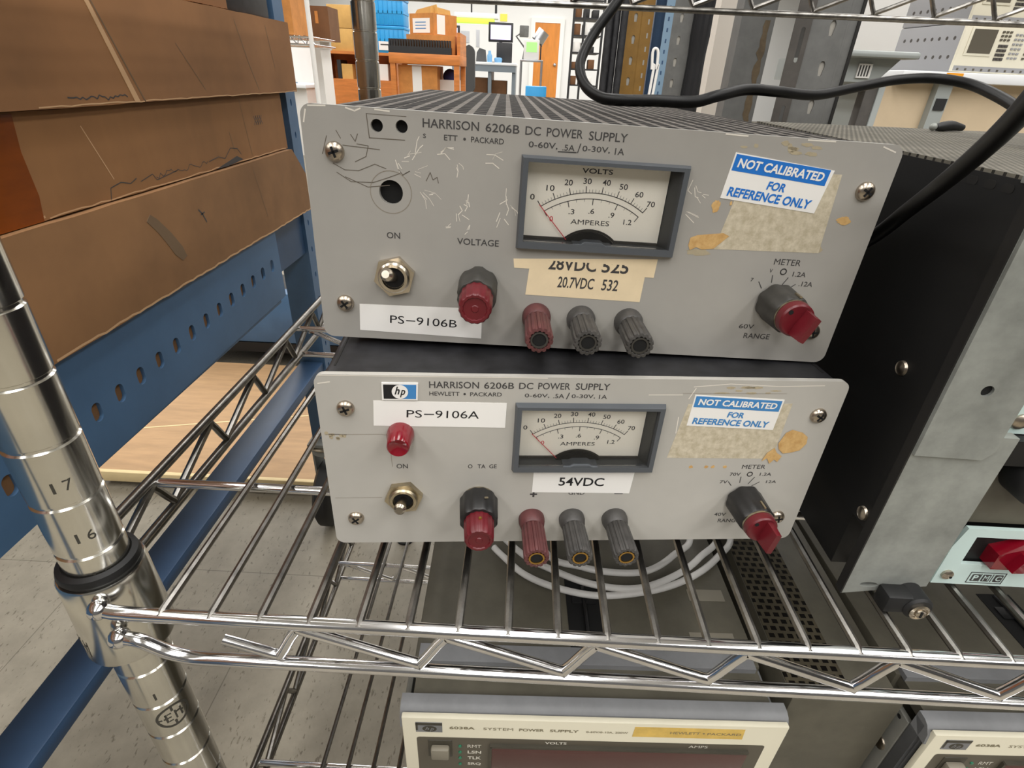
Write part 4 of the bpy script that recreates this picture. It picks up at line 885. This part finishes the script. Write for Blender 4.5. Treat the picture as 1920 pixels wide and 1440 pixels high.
# oak table with comb rack, cartons
Y = 4700
x0, x1, z0, z1 = span(731, 862, 101, 190, Y)
o = thing('oak_table', 'orange oak table carrying the black comb rack', 'table', (0, 0, 0))
b = MB(); b.box(x0, x1, Y, Y+500, z1-70, z1, 4); b.build('top', 'wood', o)
for x in (x0+6, x1-46):
    for y in (Y+6, Y+450): b = MB(); b.box(x, x+40, y, y+44, FL, z1-70); b.build('leg', 'wood', o)
b = MB(); b.box(x1-26, x1-2, Y+60, Y+500, z1, z1+150); b.build('gallery', 'wood', o)
rx0, rx1, rz0, rz1 = span(728, 853, 79, 101, Y+8)
o = thing('comb_rack', 'black comb shaped rack with a row of upright fins on the oak table', 'rack', (rx0, Y+8, z1))
b = MB(); b.box(0, rx1-rx0-30, 0, 60, 0, 46); b.build('base', 'dark', o); n = 24
for k in range(n): b = MB(); t_ = (rx1-rx0-30)*(k+.2)/n; b.box(t_, t_+(rx1-rx0-30)/n*.55, 0, 60, 46, 92); b.build('fin', 'dark', o)
zsh = z1+140
b = MB(); b.box(x0+40, x1-30, Y+180, Y+500, zsh, zsh+26) ; tag(b.build('shelf_board', 'wood'), 'oak shelf board above the comb rack', 'shelf') if 0 else None
zg = at(800, 66, Y+200).z
b = MB(); gx0, gx1, _, _ = span(762, 853, 66, 78, Y+150); gx1 = min(gx1, x1-32); b.box(gx0, gx1, Y+150, Y+440, z1, zg); tag(b.build('carton', 'boxb'), 'long flat orange carton on the oak table behind the comb rack', 'box')
W = 262; th = -.62; pc = at(813, 66, Y+190); Hh = at(813, 24, Y+190).z-zg
ox, oy = pc.x-W*math.cos(th), pc.y-W*math.sin(th)
o = thing('shipping_box', 'shipping carton with loose flaps and a white address label, above the comb rack', 'box', (ox, oy, zg), rotvec((0, 0, th)))
b = MB(); b.box(0, W, 0, 270, 0, Hh); b.build('body', 'boxb', o); b = MB(); b.box(W*.14, W*.86, -3, -.5, Hh*.12, Hh*.78); b.mat(1)
for k in range(3): b.box(W*.25, W*.7, -3.6, -3, Hh*(.3+.14*k), Hh*(.34+.14*k))
b.build('label', ['white', 'blue2'], o)
b = MB(); b.prism([(0, Hh), (W, Hh), (W*.92, Hh+60), (W*.1, Hh+30)], 60, 64); b.prism([(20, Hh), (250, Hh), (240, Hh+36), (30, Hh+50)], W-50, W-46, 'x'); b.build('flap', 'boxa', o)
b = MB(); b.box(W+.4, W+2, 40, 130, Hh*.08, Hh*.95); b.build('tape', 'plain', o)
bx0, bx1, bz0, bz1 = span(748, 820, 120, 190, Y+60)
b = MB(); bz1 = min(bz1, z1-76); b.box(bx0, bx1, Y+60, Y+400, FL, bz1); b.mat(1); b.box(bx0+(bx1-bx0)*.36, bx0+(bx1-bx0)*.6, Y+58, Y+60, bz1-300, bz1-4); tag(b.build('carton', ['boxb', 'plain']), 'large carton with a white strip standing under the oak table', 'box')
bx0, bx1, bz0, bz1 = span(824, 858, 126, 150, Y+200)
b = MB(); b.box(bx0, bx1, Y+200, Y+400, FL, bz0, 0); b.mat(1); b.ball(((bx0+bx1)/2, Y+300, bz0+20), 60, 16); tag(b.build('parts_bin', ['plain', 'navy']), 'white bin of dark cloth under the right end of the oak table', 'bin')
# desk area
Y = 9000
dx0, dx1, dz0, dz1 = span(846, 968, 116, 128, Y)
o = thing('office_desk', 'white topped desk with grey legs in front of the far wall', 'desk', (0, 0, 0))
b = MB(); b.box(dx0, dx1, Y, Y+750, dz1-34, dz1, 3); b.build('top', 'desk', o)
b = MB(); b.box(dx0+10, dx1-10, Y+10, Y+40, dz1-120, dz1-34); b.build('apron', 'deskgrey', o)
for x in (dx0+20, at(916, 140, Y+160).x, dx1-60): b = MB(); b.box(x, x+50, Y+40, Y+700, FL, dz1-34); b.build('leg', 'deskgrey', o)
def cart2(u0, u1, y, zt, m, lb, nm='carton', cat='box'):
    a, c = at(u0, 150, y), at(u1, 150, y); b = MB(); b.box(a.x, c.x, y, y+320, FL, zt); return tag(b.build(nm, m), lb, cat)
cart2(886, 914, Y+160, dz1-200, 'boxc', 'left brown carton on the floor under the white desk'); cart2(922, 950, Y+160, dz1-230, 'boxc', 'right brown carton on the floor under the white desk')
def monitor(u0, u1, v0, v1, y, scr, label, zbase):
    x0, x1, z0, z1 = span(u0, u1, v0, v1, y); o = thing('monitor', label, 'monitor', ((x0+x1)/2, y, zbase)); cx = (x0+x1)/2
    b = MB(); b.box(x0-cx, x1-cx, 0, 40, z0-zbase, z1-zbase, 5); b.build('housing', 'dark', o); b = MB(); b.box(x0-cx+32, x1-cx-32, -2, 0, z0-zbase+32, z1-zbase-32)
    b.mat(1); w = x1-x0; hgt = z1-z0
    for k in range(4): b.box(-w*.34, -w*.05, -2.6, -2, z0-zbase+hgt*(.3+.13*k), z0-zbase+hgt*(.34+.13*k))
    for k in range(3): b.box(w*.1, w*.32, -2.6, -2, z0-zbase+hgt*(.4+.15*k), z0-zbase+hgt*(.45+.15*k))
    b.build('screen', [scr, 'plain'], o)
    b = MB(); b.box(-25, 25, 10, 40, 0, z0-zbase+20); b.box(-120, 120, -60, 90, 0, 14); b.build('stand', 'dark', o)
monitor(916, 962, 42, 79, Y+460, 'screen', 'monitor with a lilac lit screen on the white desk, right of the green-edged lamp', dz1)
monitor(828, 862, 47, 75, Y+460, 'screen', 'monitor partly hidden behind the shipping carton with the address label', dz1)
x0, x1, z0, z1 = span(931, 960, 80, 116, Y+260); b = MB(); b.box(x0, x1, Y+250, Y+330, dz1, z1, 8); tag(b.build('computer_tower', 'dark'), 'black computer tower under the lilac monitor on the white desk', 'computer')
x0, x1, z0, z1 = span(893, 912, 90, 116, Y+300); b = MB(); b.prism([(x0, dz1), (x1, dz1), (x1-20, z1-20), (x0+50, z1), (x0+10, z1-60)], Y+260, Y+420); tag(b.build('desk_bag', 'chair'), 'grey bag on the white desk left of the blue bottle', 'bag')
q = at(918, 110, Y+120); hb = at(918, 95, Y+120).z-dz1; b = MB(); b.lathe([(34, 0), (36, 8), (36, hb*.6), (22, hb*.75), (20, hb*.95), (18, hb)], (q.x, Y+120, dz1), 'z', 18); tag(b.build('water_bottle', 'water'), 'blue water bottle on the white desk', 'bottle')
q = at(934, 112, Y+160); b = MB(); b.lathe([(50, 0), (60, 40), (52, 60), (30, 66)], (q.x, Y+160, dz1), 'z', 18); tag(b.build('tape_dispenser', 'water'), 'blue desk tidy right of the blue bottle', 'desk tidy')
x0, x1, z0, z1 = span(868, 890, 84, 150, Y-900); o = thing('office_chair', 'dark grey office chair pulled up to the white desk', 'chair', ((x0+x1)/2, Y-900, FL)); w = (x1-x0)/2; hh = z1-FL
b = MB(); b.prism(rrect(-w, w, hh-560, hh, 90, 6), 0, 90); b.build('backrest', 'chair', o); b = MB(); b.box(-w, w, 60, 520, hh-640, hh-560, 30); b.build('seat', 'chair', o); b = MB(); b.tube([(0, 290, 30), (0, 290, hh-640)], 30, 10)
for k in range(5): a_ = k*2*math.pi/5; b.tube([(0, 290, 60), (280*math.cos(a_), 290+280*math.sin(a_), 22)], 22, 8)
b.build('base', 'dark', o)
# lit task lamp housing on the wall above the desk
Y = 9700
x0, x1, z0, z1 = span(852, 934, 24, 43, Y); o = thing('task_light', 'white overhead light housing with a lime green lower edge, hung above the white desk', 'lamp', (0, 0, 0)); b = MB(); b.box(x0, x1, Y, Y+200, z0+60, z1, 8); b.build('housing', 'plain', o); b = MB(); b.box(x0, x1-60, Y-4, Y+190, z0, z0+58, 6); b.build('diffuser', 'lime', o)
b = MB(); b.tube([(x0+250, Y+100, z1), (x0+250, Y+100, CE)], 12, 8); b.tube([(x1-40, Y+100, z1), (x1-40, Y+100, CE)], 18, 8); b.build('hanger', 'dark', o)
x0, x1, z0, z1 = span(938, 951, 26, 40, 13990); b = MB(); b.box(x0, x1, 13988, 13999.5, z0, z1); tag(b.build('wall_note', 'yellow'), 'yellow notice on the far wall above the lilac monitor', 'notice')
x0, x1, z0, z1 = span(1001, 1047, 43, 160, 13980); b = MB(); b.box(x0, x1, 13950, 13999, FL, z1); b.mat(1); b.ball((x1-70, 13930, FL+950), 36); tag(b.build('door_1', ['door', 'silver']), kind='structure')
b = MB()
for xx in (x0-90, x1): b.box(xx, xx+90, 13940, 13999.5, FL, z1+90)
b.box(x0, x1, 13940, 13999.5, z1, z1+90); tag(b.build('trim_1', 'plain'), kind='structure')
for k, (u0, u1, v0, v1) in enumerate(((864, 880, 58, 80), (893, 899, 56, 88))):
    x0, x1, z0, z1 = span(u0, u1, v0, v1, 13990); b = MB(); b.box(x0, x1, 13990, 13999.5, z0, z1); tag(b.build('wall_sheet', 'silver'), ('wide pale sheet on the far wall under the task light' if k == 0 else 'narrow pale strip on the far wall beside the lilac monitor'), 'notice')
# instrument trolley with green screen and a tilted lamp
Y = 8000
o = thing('instrument_trolley', 'wheeled wire trolley holding the green screened instrument, before the orange door', 'trolley', (0, 0, 0))
x0, x1, z0, z1 = span(975, 1018, 112, 118, Y); b = MB(); b.box(x0, x1, Y, Y+400, z1-20, z1, 2); b.box(x0, x1, Y, Y+400, FL+180, FL+200, 2); b.build('tray', 'silver', o)
b = MB()
for xx in (x0+12, x1-12):
    for yy in (Y+12, Y+388): b.tube([(xx, yy, FL), (xx, yy, z1-10)], 12, 8)
b.build('leg', 'silver', o)
ix0, ix1, iz0, iz1 = span(982, 1011, 74, 112, Y+60); o = thing('instrument', 'white instrument with a green screen on the wheeled trolley', 'instrument', (0, 0, 0)); b = MB(); b.box(ix0, ix1, Y+60, Y+320, z1, iz1, 12); b.build('housing', 'plain', o); sx0, sx1, sz0, sz1 = span(987, 1007, 79, 98, Y+58); b = MB(); b.box(sx0, sx1, Y+57, Y+60, sz0, sz1); b.build('screen', 'greenscr', o)
o = thing('tilted_lamp', 'silver drum lamp head leaning above the green screened instrument', 'lamp', (0, 0, 0))
q = at(1017, 66, Y+350); b = MB(); b.tube([(q.x-60, Y+430, q.z-70), (q.x+20, Y+430, q.z+50)], 80, 20); b.mat(1); b.tube([(q.x-66, Y+430, q.z-78), (q.x-60, Y+430, q.z-70)], 84, 20); b.build('head', ['silver', 'dark'], o); b = MB(); b.tube([(q.x-10, Y+385, z1), (q.x-10, Y+385, q.z-90), (q.x-20, Y+420, q.z-30)], 9, 8); b.build('arm', 'dark', o)
o = thing('articulated_arm', 'grey folding arm rising left of the green screened instrument', 'arm', (0, 0, 0))
a_, c_, d_, e_ = at(985, 112, Y+365), at(984, 90, Y+365), at(968, 68, Y+365), at(988, 55, Y+365)
b = MB(); b.tube([(x0+30, Y+365, z1), c_, d_, e_], 12, 8); b.build('arm', 'slot', o); b = MB(); q = at(983, 58, Y+365); b.box(q.x-60, q.x+60, Y+330, Y+400, q.z-70, q.z+60, 10); b.build('head', 'slot', o)
x0, x1, z0, z1 = span(985, 1024, 162, 190, 7000); b = MB(); b.box(x0, x1, 7000, 7260, FL, z1, 6); tag(b.build('storage_tub', 'crate'), 'bright blue tub in front of the orange door', 'tub')
# black open rack against the far right of the opening
Y = 6500
o = thing('open_rack', 'black open rack crowded with small parts, right of the orange door', 'rack', (0, 0, 0))
x0, x1, z0, z1 = span(1070, 1128, 0, 175, Y)
for xx in (x0, x0+110, x1-20): b = MB(); b.box(xx, xx+22, Y, Y+22, FL, 1900); b.build('upright', 'dark', o)
for k in range(11): b = MB(); z = FL+200+k*150; b.box(x0+22, x1-20, Y+3, Y+380, z, z+12); b.build('shelf', 'dark', o)
r_ = random.Random(11)
for k in range(3, 11):
    z = FL+212+k*150
    for j in range(3):
        xx = x0+26+j*(x1-x0-60)/3; ww = (x1-x0-60)/3*r_.uniform(.5, .85); hh = r_.uniform(50, 110)
        b = MB(); b.box(xx, xx+ww, Y+20, Y+200, z, z+hh, 3); tag(b.build('parts_box', ('dark', 'boxc', 'plain')[r_.randrange(3)]), 'small parts box on the crowded black rack', 'box', 'parts boxes on the black rack')
# ---------------------------------------------------------------- stock posts and pillar behind the supplies
def post_thing(name, label, u0, u1, vtop, y, dep, m, fn=None, cat='post'):
    """upright standing on the floor; u0..u1 are where its front face crosses image row 100"""
    a, c = at(u0, 100, y), at(u1, 100, y); o = thing(name, label, cat, (a.x, y, FL)); w = c.x-a.x
    fn(o, w, dep, m); return o
TOP = 2300
def slotted(o, w, dep, m, flange=None, pitch=50.8, big=True):
    holes = []
    for k in range(int(TOP/pitch)-1):
        z = 60+k*pitch; cx = w*.42
        holes.append([(cx-3.4, z), (cx+3.4, z), (cx+4.6, z+12), (cx+4.6, z+16), (cx+2, z+20), (cx-2, z+20), (cx-4.6, z+16), (cx-4.6, z+12)])
    b = MB(); b.plate([(0, 0), (w, 0), (w, TOP), (0, TOP)], holes, 0, 2.2); b.build('web', m, o)
    b = MB(); b.box(4, w-4, 2.4, 4, 0, TOP); b.build('backing', 'slothole', o)
    return b
def brown_post(o, w, dep, m):
    slotted(o, w*.72, dep, m); b = MB(); b.box(w*.72, w, 0, 2.2, 0, TOP); b.box(w-2, w, 2.2, 40, 0, TOP); b.mat(1)
    for k in range(60): b.box(w*.84-2, w*.84+2, -.3, 0, 100+k*32, 112+k*32)
    b.build('flange', [m, 'slothole'], o)
post_thing('slotted_post', 'ochre painted post with a row of keyhole slots', 1170, 1216, 0, 1640, 40, 'rust', brown_post)
def grey_post(o, w, dep, m):
    slotted(o, w, dep, m); b = MB(); b.box(-22, 0, 0, 2.2, 0, TOP); b.mat(1)
    for k in range(50): b.box(-13, -9, -.4, 0, 700+k*25, 709+k*25)
    b.build('flange', ['steelblue', 'benchdark'], o)
post_thing('slotted_post', 'grey post with keyhole slots and a pale blue edge strip', 1252, 1290, 0, 1600, 40, 'slot', grey_post)
def pipe(o, w, dep, m):
    for k in range(3): b = MB(); b.tube([(w*(.17+.33*k), 20+8*(k % 2), 0), (w*(.17+.33*k), 20+8*(k % 2), TOP)], w*.17, 16); b.build('pipe', m, o)
post_thing('pipe_bundle', 'bundle of dark grey pipes standing left of the ochre post', 1131, 1172, 0, 1560, 40, 'blackcase', pipe)
def darkpost(o, w, dep, m): b = MB(); b.box(0, w, 0, 30, 0, TOP); b.build('bar', m, o)
post_thing('steel_bar', 'navy steel bar standing between the ochre post and the keyhole-slotted grey post', 1218, 1240, 0, 1680, 40, 'benchdark', darkpost)
q = [at(u, v, 1500) for u, v in ((1217, 176), (1222, 130), (1224, 98), (1229, 91), (1234, 98), (1231, 130), (1224, 176))]
q = [Vector((q[0].x-40, 1500, FL+4))]+q+[Vector((q[-1].x-40, 1500, FL+4))]
b = MB(); b.tube(cat_path(q, 6), 3.6, 10); tag(b.build('hose', 'white'), 'cream hose bent over in a hairpin beside the ochre post', 'hose')
def film(o, w, dep, m):
    n = 26; r = random.Random(2); b = MB()
    b.lathe([(w*.5*r.uniform(.86, 1.04), TOP*k/60) for k in range(61)], (w/2, 40, 0), 'z', 20, lambda a, k: 1+.08*math.sin(a*5)+.05*math.sin(a*9)); b.build('wrapping', m, o)
    b = MB(); b.tube([(w/2, 40, 0), (w/2, 40, TOP+40)], w*.2, 10); b.build('core', 'slot', o)
post_thing('wrapped_bundle', 'upright bundle wrapped in shiny black film, left of the off-white pillar', 1294, 1334, 0, 1560, 40, 'film', film, 'bundle')
x0 = at(1335, 100, 2500).x; x1 = at(1420, 100, 2500).x
wallbox('trim_2', x0, x1, 2500, 2700, FL, CE, 'pillar')
def tapepost(o, w, dep, m):
    b = MB(); b.box(0, w, 0, 2.5, 0, TOP); b.box(0, 2.5, 2.5, 38, 0, TOP); b.build('angle', m, o)
    b = MB(); r = random.Random(8); zz = -FL
    n = 30; pts = [(w*.68+r.uniform(-2, 4), zz+40+k*9) for k in range(n)]+[(w*.88-r.uniform(-1, 2), zz+40+(n-1-k)*9) for k in range(n)]
    b.prism(pts, -.5, -.05); b.build('old_tape', 'oldtape', o)
post_thing('angle_post', 'grey steel angle with strips of old brown tape, right of the off-white pillar', 1377, 1439, 0, 900, 40, 'slot', tapepost)
def wide(o, w, dep, m):
    b = MB(); holes = []
    for k in range(int(TOP/50.8)-1):
        z = 40+k*50.8; cx = w*.48
        holes.append([(cx-2.6, z), (cx+2.6, z), (cx+4.2, z+11), (cx+4.2, z+15), (cx+2, z+19), (cx-2, z+19), (cx-4.2, z+15), (cx-4.2, z+11)])
    b.plate([(0, 0), (w, 0), (w, TOP), (0, TOP)], holes, 0, 2.4); b.build('web', m, o); b = MB(); b.box(2, w-2, 2.5, 4, 0, TOP); b.build('backing', 'slothole', o)
    b = MB(); fl = []
    for k in range(int(TOP/100)-1): fl.append(rrect(-13, -7, 60+k*101, 104+k*101, 2.6, 4))
    b.plate([(-24, 0), (0, 0), (0, TOP), (-24, TOP)], fl, -2, .2); b.build('flange', 'slotdark', o)  # shaded face of the same post, its shade painted as darker steel
    b = MB(); b.box(w-1, w+3.5, -2, 30, 0, TOP); b.build('edge', 'steeldark', o)
post_thing('slotted_post', 'wide grey slotted post with a shade-darkened flange, right of the taped steel angle', 1507, 1592, 0, 800, 40, 'slot', wide)
# ---------------------------------------------------------------- test bench at the right
Y = 1500
tz = at(1850, 138, Y).z
o = thing('white_table', 'white topped test table at the right carrying the cream instrument', 'table', (0, 0, 0))
a = at(1694, 136, Y)
b = MB(); b.box(a.x, a.x+1400, Y, Y+700, tz-24, tz, 3); b.build('top', 'desk', o)
b = MB(); c = at(1650, 180, Y+640); b.box(at(1640, 200, Y+60).x, a.x+1400, Y+44, Y+60, FL+60, tz-24); b.build('modesty_panel', 'sandpanel', o)
q0, q1 = at(1745, 190, Y+30), at(1772, 190, Y+30)
b = MB(); b.box(q0.x, q1.x, Y+20, Y+640, FL, tz-24); b.mat(1); zz = at(1760, 196, Y+18); b.box(q0.x+6, q1.x-4, Y+17, Y+20, zz.z-14, zz.z+14); b.build('leg', ['traygrey', 'dark'], o)
b = MB(); b.box(a.x+1250, a.x+1300, Y+20, Y+640, FL, tz-24); b.build('leg', 'traygrey', o)
b = MB(); z_ = at(1795, 132, Y-2); b.box(z_.x-22, z_.x+20, Y-2.5, Y, tz-20, tz-2); b.build('tag', 'orange', o, 'orange tag')
def analyser(zb, lb, seed):
    x0 = at(1805, 70, Y+60).x; ang = -.16
    W, D, Hh = 430, 420, 190
    o = thing('test_instrument', lb, 'instrument', (x0, Y+60, zb), rotvec((0, 0, .12)))
    o.scale = (.58, .58, .58)
    b = MB(); b.box(0, W, 6, D, 0, Hh, 6); b.mat(1)
    for r0 in range(2):
        for k in range(8): b.lathe([(8, 0), (8, .6)], (-.4, 44+k*46, 60+r0*74), 'x', 10)
    b.build('housing', ['instside', 'slotdark'], o)
    b = MB(); b.box(-4, W+4, -8, 8, .5, Hh, 5); b.mat(1); b.box(2, W-2, -8.4, -8, 6, 26); b.build('front_frame', ['instfront', 'instside'], o)
    b = MB(); b.box(24, 160, -12, -8, 66, 176, 4); b.mat(1); b.box(36, 150, -13, -11.8, 76, 168); b.build('screen', ['instfront', 'brown'], o)
    r = random.Random(seed)
    def keys(x, z, nx, nz, w, h, px, pz, m, nm='key'):
        for i in range(nx):
            for j in range(nz): b = MB(); b.box(x+i*px, x+i*px+w, -12, -8, z+j*pz, z+j*pz+h, 1); b.build(nm, m, o)
    keys(176, 128, 3, 3, 12, 8, 18, 15, 'brown'); keys(246, 60, 3, 6, 12, 8, 18, 18, 'instside'); keys(320, 60, 4, 6, 12, 8, 18, 18, 'brown'); keys(180, 52, 3, 4, 14, 11, 16, 17, 'slotdark')
    keys(20, 9, 9, 1, 8, 8, 40, 10, 'brown')
    return o
analyser(tz+2, 'cream test instrument with a dark screen standing on the white table', 1); analyser(tz+2+.58*191, 'cream test instrument stacked on the first, at the top right', 2)
for k in range(2): 
    pass
o = thing('utility_cart', 'grey plastic utility cart with a moulded handle ledge and a white label', 'cart', (0, 0, 0))
Y2 = 1150
x0, x1, z0, z1 = span(1592, 1732, 95, 112, Y2)
b = MB(); b.box(x0, x1, Y2+6, Y2+60, z0+3, z1, 5); b.build('handle_ledge', 'traygrey', o)
x2, x3, z2, z3 = span(1556, 1676, 106, 154, Y2+40)
b = MB(); b.prism([(x2, z2), (x3-30, z2), (x3+10, z3), (x2, z3)], Y2+40, Y2+330); b.build('tray', 'traygrey', o)
q = at(1620, 133, Y2+38); b = MB(); b.box(q.x-14, q.x+14, Y2+36, Y2+39.5, q.z-13, q.z+13); b.mat(1)
for k in range(4): b.box(q.x-12+k*6, q.x-9+k*6, Y2+35.6, Y2+36, q.z-10, q.z+10)
b.build('label', ['white', 'ink'], o)
q = at(1612, 190, Y2+60)
for yy in (Y2+50, Y2+290): b = MB(); b.box(q.x, q.x+26, yy, yy+30, FL, z2, 2); b.mat(1); b.box(q.x+26, q.x+40, yy-2, yy+30, FL, z2, 2); b.build('leg', ['slotdark', 'traygrey'], o)
wallbox('trim_3', at(1555, 100, 2900).x, at(1700, 100, 2900).x, 2900, 3100, FL, CE, 'plain')
q = at(1780, 234, 1900)
# ---------------------------------------------------------------- light
def area(name, x, y, z, sx, sy, power, col=(1, .985, .96), rot=(0, 0, 0)):
    l = bpy.data.lights.new(name, 'AREA'); l.shape = 'RECTANGLE'; l.size = sx*S; l.size_y = sy*S; l.energy = power; l.color = col
    o = bpy.data.objects.new(name, l); COL.objects.link(o); o.location = Vector((x, y, z))*S; o.rotation_euler = rot; return o
for x in (-2900, -1300, 300, 1900, 3500):
    area('ceiling_light', x, -1400, CE-15, 620, 4400, 44)
    area('ceiling_light', x, 4300, CE-15, 620, 4800, 42)
    area('ceiling_light', x, 10300, CE-15, 620, 5600, 58)
w = bpy.data.worlds.new('world'); sc.world = w; w.use_nodes = True
w.node_tree.nodes['Background'].inputs[0].default_value = (.9, .95, 1, 1); w.node_tree.nodes['Background'].inputs[1].default_value = .3
vs = sc.view_settings; vs.view_transform = 'Standard'; vs.look = 'None'; vs.gamma = 1; vs.use_curve_mapping = False; vs.exposure = 0.7
sc.cycles.max_bounces = 8; sc.cycles.use_denoising = True
